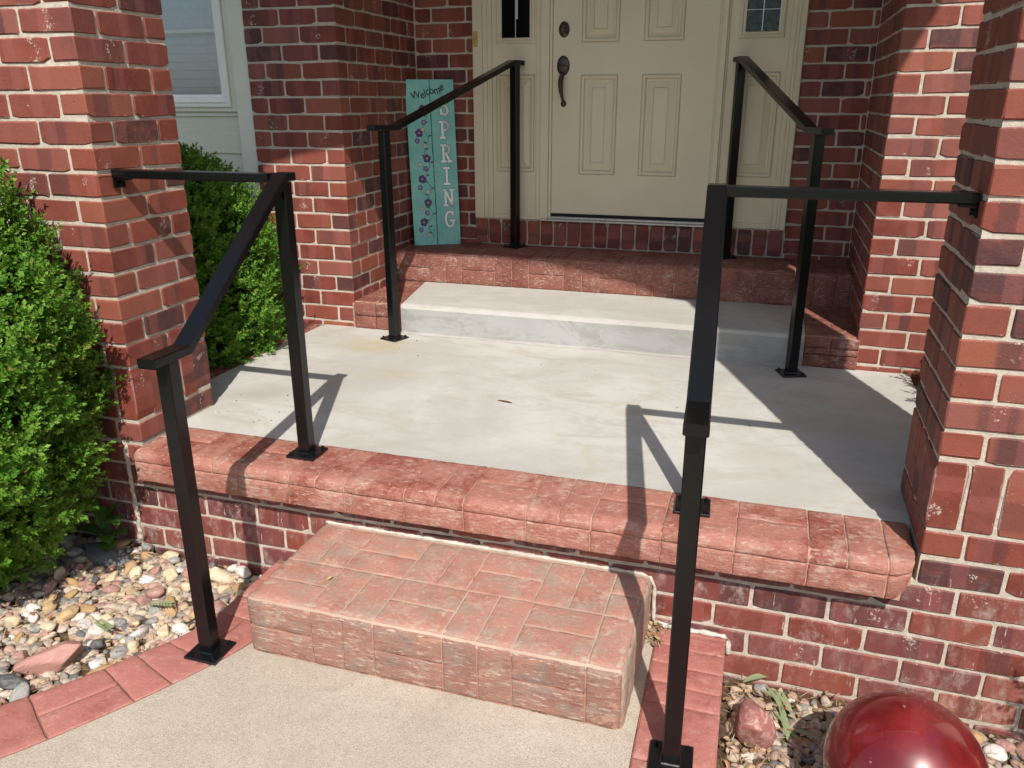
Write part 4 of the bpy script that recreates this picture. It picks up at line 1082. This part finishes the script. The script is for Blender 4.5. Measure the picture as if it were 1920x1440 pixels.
def shrub(c, prof, n, label, ymax=None, xmin=None, flat=(1, 1), seed=1, group=None, ll=.0215, keep=None):
    r = np.random.default_rng(seed); T = thing('boxwood_shrub', (c[0], c[1], c[2]), label, 'shrub', group)
    zs_ = np.array([p[0] for p in prof]); rs = np.array([p[1] for p in prof])
    ph = r.uniform(0, 6.28, 8)
    def rad(z, th):
        q = np.interp(z, zs_, rs)
        return q*(1+.055*np.sin(3*th+ph[0]+4*z)+.05*np.sin(5*th+ph[1]-7*z)+.05*np.sin(9*z+ph[2]+2*th)+.075*np.sin(11*th+ph[3]+13*z)+.065*np.sin(21*z+ph[4]-7*th))
    z = r.uniform(zs_[0], zs_[-1], n*3); w = np.interp(z, zs_, rs)/rs.max(); z = z[r.uniform(0, 1, n*3) < w+.08][:n]; N = len(z)
    th = r.uniform(0, 2*math.pi, N); dep = r.normal(.015, .032, N); dep[r.uniform(0, 1, N) < .25] += .06; o_ = r.uniform(0, 1, N) < .05; dep[o_] = -r.uniform(.015, .055, o_.sum())
    R_ = np.maximum(.01, rad(z, th)-dep-.03)
    P = np.stack([R_*np.cos(th)*flat[0], R_*np.sin(th)*flat[1], z], 1)
    slope = -(np.interp(z+.04, zs_, rs)-np.interp(z-.04, zs_, rs))/.08
    D = np.stack([np.cos(th), np.sin(th), slope*.8], 1); D /= np.linalg.norm(D, axis=1)[:, None]
    D = D*.85 + np.array([0, 0, .75]) + r.normal(0, .33, (N, 3))
    ok = np.ones(N, bool)
    if ymax is not None: ok &= (P[:, 1]+c[1] < ymax)
    if keep is not None: ok &= keep(P[:, 0]+c[0], P[:, 1]+c[1], P[:, 2]+c[2])
    P, D = P[ok], D[ok]
    V, F = leaf_cloud(P, D, 12, ll, .30, rng=r)
    if ymax is not None: V[:, 1] = np.minimum(V[:, 1], ymax+.035-c[1])
    o = link('foliage', np_mesh('foliage', V, F, M['leaf']), T); o['kind'] = 'stuff'
    # closed dark hull, its colour standing in for shade inside the foliage; then the stems
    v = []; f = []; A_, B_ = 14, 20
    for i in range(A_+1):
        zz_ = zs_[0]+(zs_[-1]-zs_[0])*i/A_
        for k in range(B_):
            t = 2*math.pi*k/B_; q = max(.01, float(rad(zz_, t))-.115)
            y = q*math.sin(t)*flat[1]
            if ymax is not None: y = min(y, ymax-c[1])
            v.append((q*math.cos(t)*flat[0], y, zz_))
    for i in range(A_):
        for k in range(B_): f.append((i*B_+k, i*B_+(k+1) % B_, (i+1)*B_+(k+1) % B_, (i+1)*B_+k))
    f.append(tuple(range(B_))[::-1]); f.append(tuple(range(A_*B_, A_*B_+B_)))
    link('shade_core', mesh('shade_core', v, f, M['bushcore'], True), T)
    s_ = MB()
    for k in range(5):
        a = rnd.uniform(0, 6.28); s_.rod((.03*math.cos(a), .03*math.sin(a), zs_[0]-.12), (.12*math.cos(a), .10*math.sin(a), zs_[0]+.3), .011, 6, 0, .006)
    link('stem', mesh('stem', s_.v, s_.f, M['twig']), T)
    return T
prof = [(p[0]*1.06, p[1]) for p in ((-.00, .10), (.08, .22), (.22, .36), (.40, .455), (.62, .51), (.82, .50), (1.0, .45), (1.2, .36), (1.36, .28), (1.5, .19), (1.6, .08))]
shrub((-2.065, -.43, -.03), prof, 15000, 'tall boxwood shrub in the pebble bed at the left edge, before the left pillar', ymax=-.03, seed=3)
prof2 = [(0, .2), (.15, .38), (.35, .47), (.6, .50), (.8, .47), (1.0, .42), (1.13, .33), (1.23, .20), (1.28, .08)]
shrub((-2.30, 1.08, .08), prof2, 12000, 'boxwood shrub behind the left pillar beside the grey siding', ymax=1.66, seed=7, keep=lambda x, y, z: ~((x > -2.05) & (y < .44)))
shrub((1.74, 1.10, .08), [(0, .2), (.15, .36), (.35, .43), (.6, .45), (.8, .42), (1.0, .33), (1.15, .2), (1.25, .08)], 3500, 'boxwood shrub hidden behind the right pillar, its shadow falling on the porch', ymax=1.65, seed=9, keep=lambda x, y, z: x > 1.29)
shrub((2.06, -.46, -.14), prof, 3500, 'boxwood shrub just out of view right of the glazed ball, shading the wall', ymax=-.03, seed=12)

# broad-leaved weed at the wall corner
def leaf_blade(mb, base, d, L, Wd, droop, mi=0, nseg=6):
    base, d = Vector(base), Vector(d).normalized(); lat = d.cross(Vector((0, 0, 1)))
    lat = lat.normalized() if lat.length > .01 else Vector((1, 0, 0)); pts = []; p = base.copy(); dd = d.copy()
    for i in range(nseg+1):
        u = i/nseg; w = Wd*math.sin(math.pi*min(1, .06+.94*u))**.8 if u < 1 else 0
        n_ = lat.cross(dd).normalized()
        pts.append((p - lat*w + n_*w*.25, p, p + lat*w + n_*w*.25)); p = p + dd*(L/nseg); dd = (dd + Vector((0, 0, -droop/nseg))).normalized()
    v = [q for t in pts for q in t]; f = []
    for i in range(nseg): o = 3*i; f += [(o, o+1, o+4, o+3), (o+1, o+2, o+5, o+4)]
    mb.add(v, f, mi)
WD = thing('weed', (-1.80, -.06, -.05), 'broad-leaved green weed growing beside the boxwood at the wall foot', 'weed')
for k in range(9):
    mb = MB(); a = -.9+.45*k+rnd.gauss(0, .2); h0 = .03+.12*rnd.random()
    b0 = (-1.80+.03*math.cos(a), -.075+.02*math.sin(a), -.05+h0)
    leaf_blade(mb, b0, (math.cos(a)*.8, math.sin(a)*.5-.35, .55), .085+.03*rnd.random(), .030, 1.2)
    mb.rod((-1.80, -.06, -.07), b0, .0025, 5); mb.done('leaf', M['weed'], WD, True)

# ------------------------------------------------------------------ stones, pebbles, litter
def ico(sub):
    t = (1+5**.5)/2
    v = [Vector(p).normalized() for p in ((-1, t, 0), (1, t, 0), (-1, -t, 0), (1, -t, 0), (0, -1, t), (0, 1, t), (0, -1, -t), (0, 1, -t), (t, 0, -1), (t, 0, 1), (-t, 0, -1), (-t, 0, 1))]
    f = [(0, 11, 5), (0, 5, 1), (0, 1, 7), (0, 7, 10), (0, 10, 11), (1, 5, 9), (5, 11, 4), (11, 10, 2), (10, 7, 6), (7, 1, 8), (3, 9, 4), (3, 4, 2), (3, 2, 6), (3, 6, 8), (3, 8, 9), (4, 9, 5), (2, 4, 11), (6, 2, 10), (8, 6, 7), (9, 8, 1)]
    for _ in range(sub):
        c = {}; nf = []
        def mp(a, b):
            k = (min(a, b), max(a, b))
            if k not in c: c[k] = len(v); v.append(((v[a]+v[b])/2).normalized())
            return c[k]
        for a, b, d in f: x, y, z_ = mp(a, b), mp(b, d), mp(d, a); nf += [(a, x, z_), (b, y, x), (d, z_, y), (x, y, z_)]
        f = nf
    return v, f
I1, I2, I3 = ico(1), ico(2), ico(3)
def stone_shape(seed, I, angular):
    r = random.Random(seed); v, f = I; v = [p.copy() for p in v]
    cuts = [(Vector((r.gauss(0, 1), r.gauss(0, 1), r.gauss(0, 1))).normalized(), r.uniform(.55, .85)) for _ in range(9 if angular else 4)]
    k = [Vector((r.uniform(-3, 3), r.uniform(-3, 3), r.uniform(-3, 3))) for _ in range(4)]
    o = []
    for p in v:
        q = p*(1+.06*sum(math.sin(p.dot(a)+i) for i, a in enumerate(k)))
        for n_, d in cuts:
            e = q.dot(n_)-d
            if e > 0: q = q - n_*e*(.95 if angular else .6)
        o.append(q)
    return o, f
KINDS = {'cream': ((.58, .48, .32), (.66, .58, .43), (.48, .34, .18)), 'grey': ((.23, .225, .21), (.36, .35, .325), (.46, .445, .41)), 'slate': ((.075, .078, .08), (.13, .13, .135), (.20, .195, .19)),
         'pink': ((.40, .21, .17), (.33, .17, .15), (.50, .34, .28)), 'tan': ((.42, .27, .13), (.50, .36, .20), (.30, .17, .07)), 'white': ((.64, .60, .54), (.72, .69, .64), (.42, .34, .30))}
SM = {k: mat_stone(k+'_stone', *c) for k, c in KINDS.items()}
shapes = {}
for k in KINDS:
    for i in range(5):
        ang_ = (i % 2 == 0) if k in ('cream', 'pink', 'slate', 'grey') else (i == 0)
        v, f = stone_shape(k+str(i), I2, ang_); shapes[(k, i)] = mesh('river_stone', v, f, SM[k], True)
def inside(poly, x, y):
    c = False; n_ = len(poly); j = n_-1
    for i in range(n_):
        a, b = poly[i], poly[j]
        if (a[1] > y) != (b[1] > y) and x < (b[0]-a[0])*(y-a[1])/(b[1]-a[1])+a[0]: c = not c
        j = i
    return c
polyL = [(-1.10, -.03), (-1.105, -.3), (-1.13, -.46), (-1.22, -.63), (-1.33, -.80), (-1.46, -.96), (-1.62, -1.12), (-2.1, -.95), (-2.25, -.3), (-2.1, -.02)]
polyR = [(.525, -.03), (.53, -.3), (.535, -.6), (.55, -.85), (1.5, -.85), (1.75, -.3), (1.75, -.03)]
visL = lambda x, y: x > -1.98 or y < -.3
ADJ = {'cream': 'cream', 'grey': 'grey', 'slate': 'dark slate coloured', 'pink': 'dull pink', 'tan': 'tan brown', 'white': 'whitish'}
placed = []
def scatter(poly, zf, n, where, group, side, avoid):
    tries = 0; cnt = 0
    while cnt < n and tries < 40000:
        tries += 1
        x = rnd.uniform(min(p[0] for p in poly), max(p[0] for p in poly)); y = rnd.uniform(min(p[1] for p in poly), max(p[1] for p in poly))
        if not inside(poly, x, y): continue
        big = rnd.random()
        a = .013+.012*rnd.random() + (.010*rnd.random() if big > .75 else 0)
        if cnt < n*.12: a = .026+.010*rnd.random()
        if any((x-q[0])**2+(y-q[1])**2 < ((a+q[2])*.80)**2 for q in placed): continue
        if any((x-q[0])**2+(y-q[1])**2 < (a*.9+q[2])**2 for q in avoid): continue
        placed.append((x, y, a))
        k = rnd.choices(list(KINDS), (.35, .14, .06, .18, .13, .14) if side == 'L' else (.33, .20, .06, .16, .14, .11))[0]
        o = bpy.data.objects.new('river_stone', shapes[(k, rnd.randrange(5))]); COL.objects.link(o)
        el = rnd.uniform(1.0, 1.55); fl2 = rnd.uniform(.55, .85)
        o.scale = (a*el, a*1.05, a*fl2); o.location = (x, y, zf(x, y)+a*fl2*.75+rnd.random()*.014)
        o.rotation_euler = (rnd.gauss(0, .3), rnd.gauss(0, .3), rnd.uniform(0, 6.28))
        tag(o, f'small {ADJ[k]} river stone among the pebbles {where}', 'stone', f'{ADJ[k]} {group}')
        cnt += 1
    return cnt
avL = [(-1.45, -.655, .085), (-1.58, -.80, .085), (-1.945, -.42, .14)]
avR = [(.592, -.235, .095), (.93, -.45, .10)]
scatter(polyL, zl, 215, 'left of the front step', 'pebbles in the left bed', 'L', avL)
scatter(polyR, zr, 85, 'around the dark red ball', 'pebbles in the right bed', 'R', avR)
def gravel(poly, zf, n, a0, a1, seed, name='gravel'):
    r = random.Random(seed); V = []; F = []
    base = [stone_shape('g%d' % i, I1, i % 2) for i in range(8)]
    nb = 0; k = 0
    while k < n:
        x = r.uniform(min(p[0] for p in poly), max(p[0] for p in poly)); y = r.uniform(min(p[1] for p in poly), max(p[1] for p in poly))
        if not inside(poly, x, y): continue
        k += 1; v, f = base[r.randrange(8)]; a = r.uniform(a0, a1)
        Mx = Matrix.Rotation(r.uniform(0, 6.28), 3, 'Z') @ Matrix.Rotation(r.gauss(0, .4), 3, 'X') @ Matrix.Diagonal((a*r.uniform(1, 1.5), a, a*r.uniform(.5, .85)))
        c = Vector((x, y, zf(x, y)+a*.35)); V += [Mx @ p + c for p in v]; F += [tuple(i+nb for i in q) for q in f]; nb += len(v)
    o = link(name, mesh(name, V, F, M['gravel'], True)); return tag(o, 'loose mixed gravel filling the bed between the stones', 'gravel', None, 'stuff')
o = gravel(polyL, zl, 2700, .009, .021, 4); o['label'] = 'loose mixed gravel filling the bed left of the front step'
o = gravel(polyR, zr, 2200, .009, .020, 5); o['label'] = 'loose mixed gravel filling the bed around the dark red ball'
def litter(poly, zf, n, seed, label):
    r = random.Random(seed); mb = MB(); k = 0
    while k < n:
        x = r.uniform(min(p[0] for p in poly), max(p[0] for p in poly)); y = r.uniform(min(p[1] for p in poly), max(p[1] for p in poly))
        if not inside(poly, x, y): continue
        k += 1; a = r.uniform(0, 6.28); z_ = zf(x, y)+r.uniform(.010, .036)
        if r.random() < .68:
            L = r.uniform(.02, .055); w = .0011
            leaf_blade(mb, (x, y, z_), (math.cos(a), math.sin(a), r.gauss(0, .15)), L, w, r.gauss(.1, .25), 0, 3)
        else: leaf_blade(mb, (x, y, z_), (math.cos(a), math.sin(a), r.gauss(.1, .25)), r.uniform(.012, .03), r.uniform(.004, .008), r.gauss(.3, .5), 0, 3)
    o = mb.done('leaf_litter', M['litter'], None, True); return tag(o, label, 'leaf litter', None, 'stuff')
litter(polyL, zl, 1100, 8, 'dry leaf bits and stalks scattered over the left pebbles')
litter([(.51, -.02), (.52, -.85), (.95, -.7), (.85, -.02)], zr, 800, 9, 'dry leaves and straw scattered beside the red stone')
litter(polyR, zr, 400, 10, 'dry leaf bits scattered over the pebbles around the ball')
litter([(.262, -.02), (.262, -.10), (.30, -.10), (.33, -.02)], lambda x, y: -.004, 60, 14, 'dry leaf bits caught in the gap beside the step')
def boulder(name, loc, size, rot, mat, label, seed, ang_=True, cat='rock'):
    v, f = stone_shape(seed, I3, ang_); o = link(name, mesh(name, v, f, mat, not ang_)); o.scale = size; o.location = loc; o.rotation_euler = rot
    if ang_: o.data.polygons.foreach_set('use_smooth', [True]*len(o.data.polygons))
    return tag(o, label, cat)
rose = mat_stone('rose_rock', (.40, .20, .165), (.42, .22, .18), (.48, .28, .23)); plum = mat_stone('plum_rock', (.14, .055, .065), (.16, .07, .08), (.24, .11, .10)); redw = mat_stone('veined_red_rock', (.31, .115, .10), (.35, .14, .12), (.60, .42, .36), False, 2.6)
boulder('rock', (-1.448, -.655, -.028), (.105, .055, .045), (.15, -.25, .65), rose, 'large flat rose pink rock among the pebbles by the curved edging', 'rk1')
boulder('rock', (-1.565, -.835, -.02), (.05, .075, .06), (.2, .1, .3), plum, 'dark plum rock at the left edge of the picture', 'rk2')
boulder('rock', (.592, -.235, -.085), (.058, .095, .070), (-.35, .15, .28), redw, 'large red rock with white veins between the right edging and the ball', 'rk3')
boulder('rock', (-1.50, -.76, -.045), (.045, .028, .018), (.1, .05, .3), SM['slate'], 'flat black stone left of the rose pink rock', 'rk4', False)
boulder('rock', (-1.73, -.12, -.035), (.11, .055, .028), (.0, .05, -.12), SM['slate'], 'broad flat dark stone lying in the shade near the wall foot', 'rk5', False)
boulder('rock', (-1.27, -.66, -.032), (.046, .017, .016), (0, -.25, .55), SM['tan'], 'long tan stone lying like a finger beside the curved edging', 'rk6', False)

# wilted leaves by the red rock
WP = thing('wilted_plant', (.66, -.10, -.14), 'pale wilted strap leaves lying behind the veined red rock', 'plant')
for (x, y, a, L, w, dz) in ((.62, -.03, -1.1, .17, .010, .25), (.64, -.04, -1.0, .16, .009, .2), (.66, -.03, -1.2, .15, .008, .15), (.645, -.14, -.9, .16, .010, .1), (.665, -.16, -1.25, .13, .009, .05), (.555, -.035, .5, .10, .016, .45),
                            (.55, -.05, -1.0, .13, .006, .1), (.80, -.10, -1.7, .10, .010, .4), (.60, -.06, -.4, .10, .013, .3), (.69, -.20, -.2, .09, .012, .3), (.655, -.09, -1.35, .14, .008, .2)):
    mb = MB(); leaf_blade(mb, (x, y, zr(x, y)+.025), (math.cos(a), math.sin(a), dz), L, w*.72, .9, 0, 8); mb.done('leaf', M['wilt'], WP, True)
# pale sprigs on the left pebbles
for (x, y, a, lb) in ((-1.285, -.665, 1.1, 'pale yellow leaf sprig lying against the curved edging'), (-1.37, -.33, .2, 'olive green leaf sprig lying on the pebbles near the wall'), (-1.46, -.47, -.3, 'small olive leaf sprig in the middle of the pebbles')):
    mb = MB()
    for k in range(14):
        q = k//2*.011; s_ = 1 if k % 2 else -1
        leaf_blade(mb, (x+math.cos(a)*q, y+math.sin(a)*q, zl(x, y)+.048), (math.cos(a+s_*.8), math.sin(a+s_*.8), .25), .022, .005, .5, 0, 4)
    mb.rod((x, y, zl(x, y)+.045), (x+math.cos(a)*.09, y+math.sin(a)*.09, zl(x, y)+.047), .0012, 5)
    o = mb.done('leaf_sprig', M['litter'] if 'yellow' in lb else M['wilt'], None, True); tag(o, lb, 'sprig')

# glazed ball
BR, BC = .184, Vector((.931, -.445, .043))
v = []; f = []; na, nb_ = 40, 28
for j in range(nb_+1):
    b = math.pi*j/nb_
    for i in range(na):
        a = 2*math.pi*i/na; v.append((BR*math.sin(b)*math.cos(a), BR*math.sin(b)*math.sin(a), BR*math.cos(b)))
for j in range(nb_):
    for i in range(na): f.append((j*na+i, (j+1)*na+i, (j+1)*na+(i+1) % na, j*na+(i+1) % na))
me = mesh('garden_ball', v, f, M['ball'], True)
o = bpy.data.objects.new('garden_ball', me); COL.objects.link(o); o.location = BC
tag(o, 'big glossy dark red glazed ball on the pebbles at the lower right', 'garden ball')

# dirt specks
mb = MB()
for i in range(26):
    x, y = (rnd.uniform(-1.60, -1.25), rnd.uniform(.30, .62)) if i < 14 else (rnd.uniform(-1.4, .9), rnd.uniform(.25, 1.6))
    r_ = rnd.uniform(.0015, .0035); mb.rod((x, y, ZP+.0003), (x+r_*1.5, y+r_*rnd.uniform(-1, 1), ZP+.002), r_, 5, 0, r_*.4)
o = mb.done('dirt_specks', M['soil']); tag(o, 'small dark dirt crumbs on the porch concrete by the left pillar', 'dirt', None, 'stuff')
# small dead leaf on the porch
mb = MB(); leaf_blade(mb, (-.515, .812, ZP+.003), (.97, -.22, .02), .075, .0065, .02, 0, 6); o = mb.done('dead_leaf', M['rust'], None, True); tag(o, 'small curled brown leaf lying on the middle of the porch concrete', 'leaf')
mb = MB(); leaf_blade(mb, (-.68, -.33, SZ+.004), (.3, .9, .2), .025, .006, .4, 0, 4); o = mb.done('dead_leaf', M['litter'], None, True); tag(o, 'tiny dry leaf lying on the top of the pink step', 'leaf')
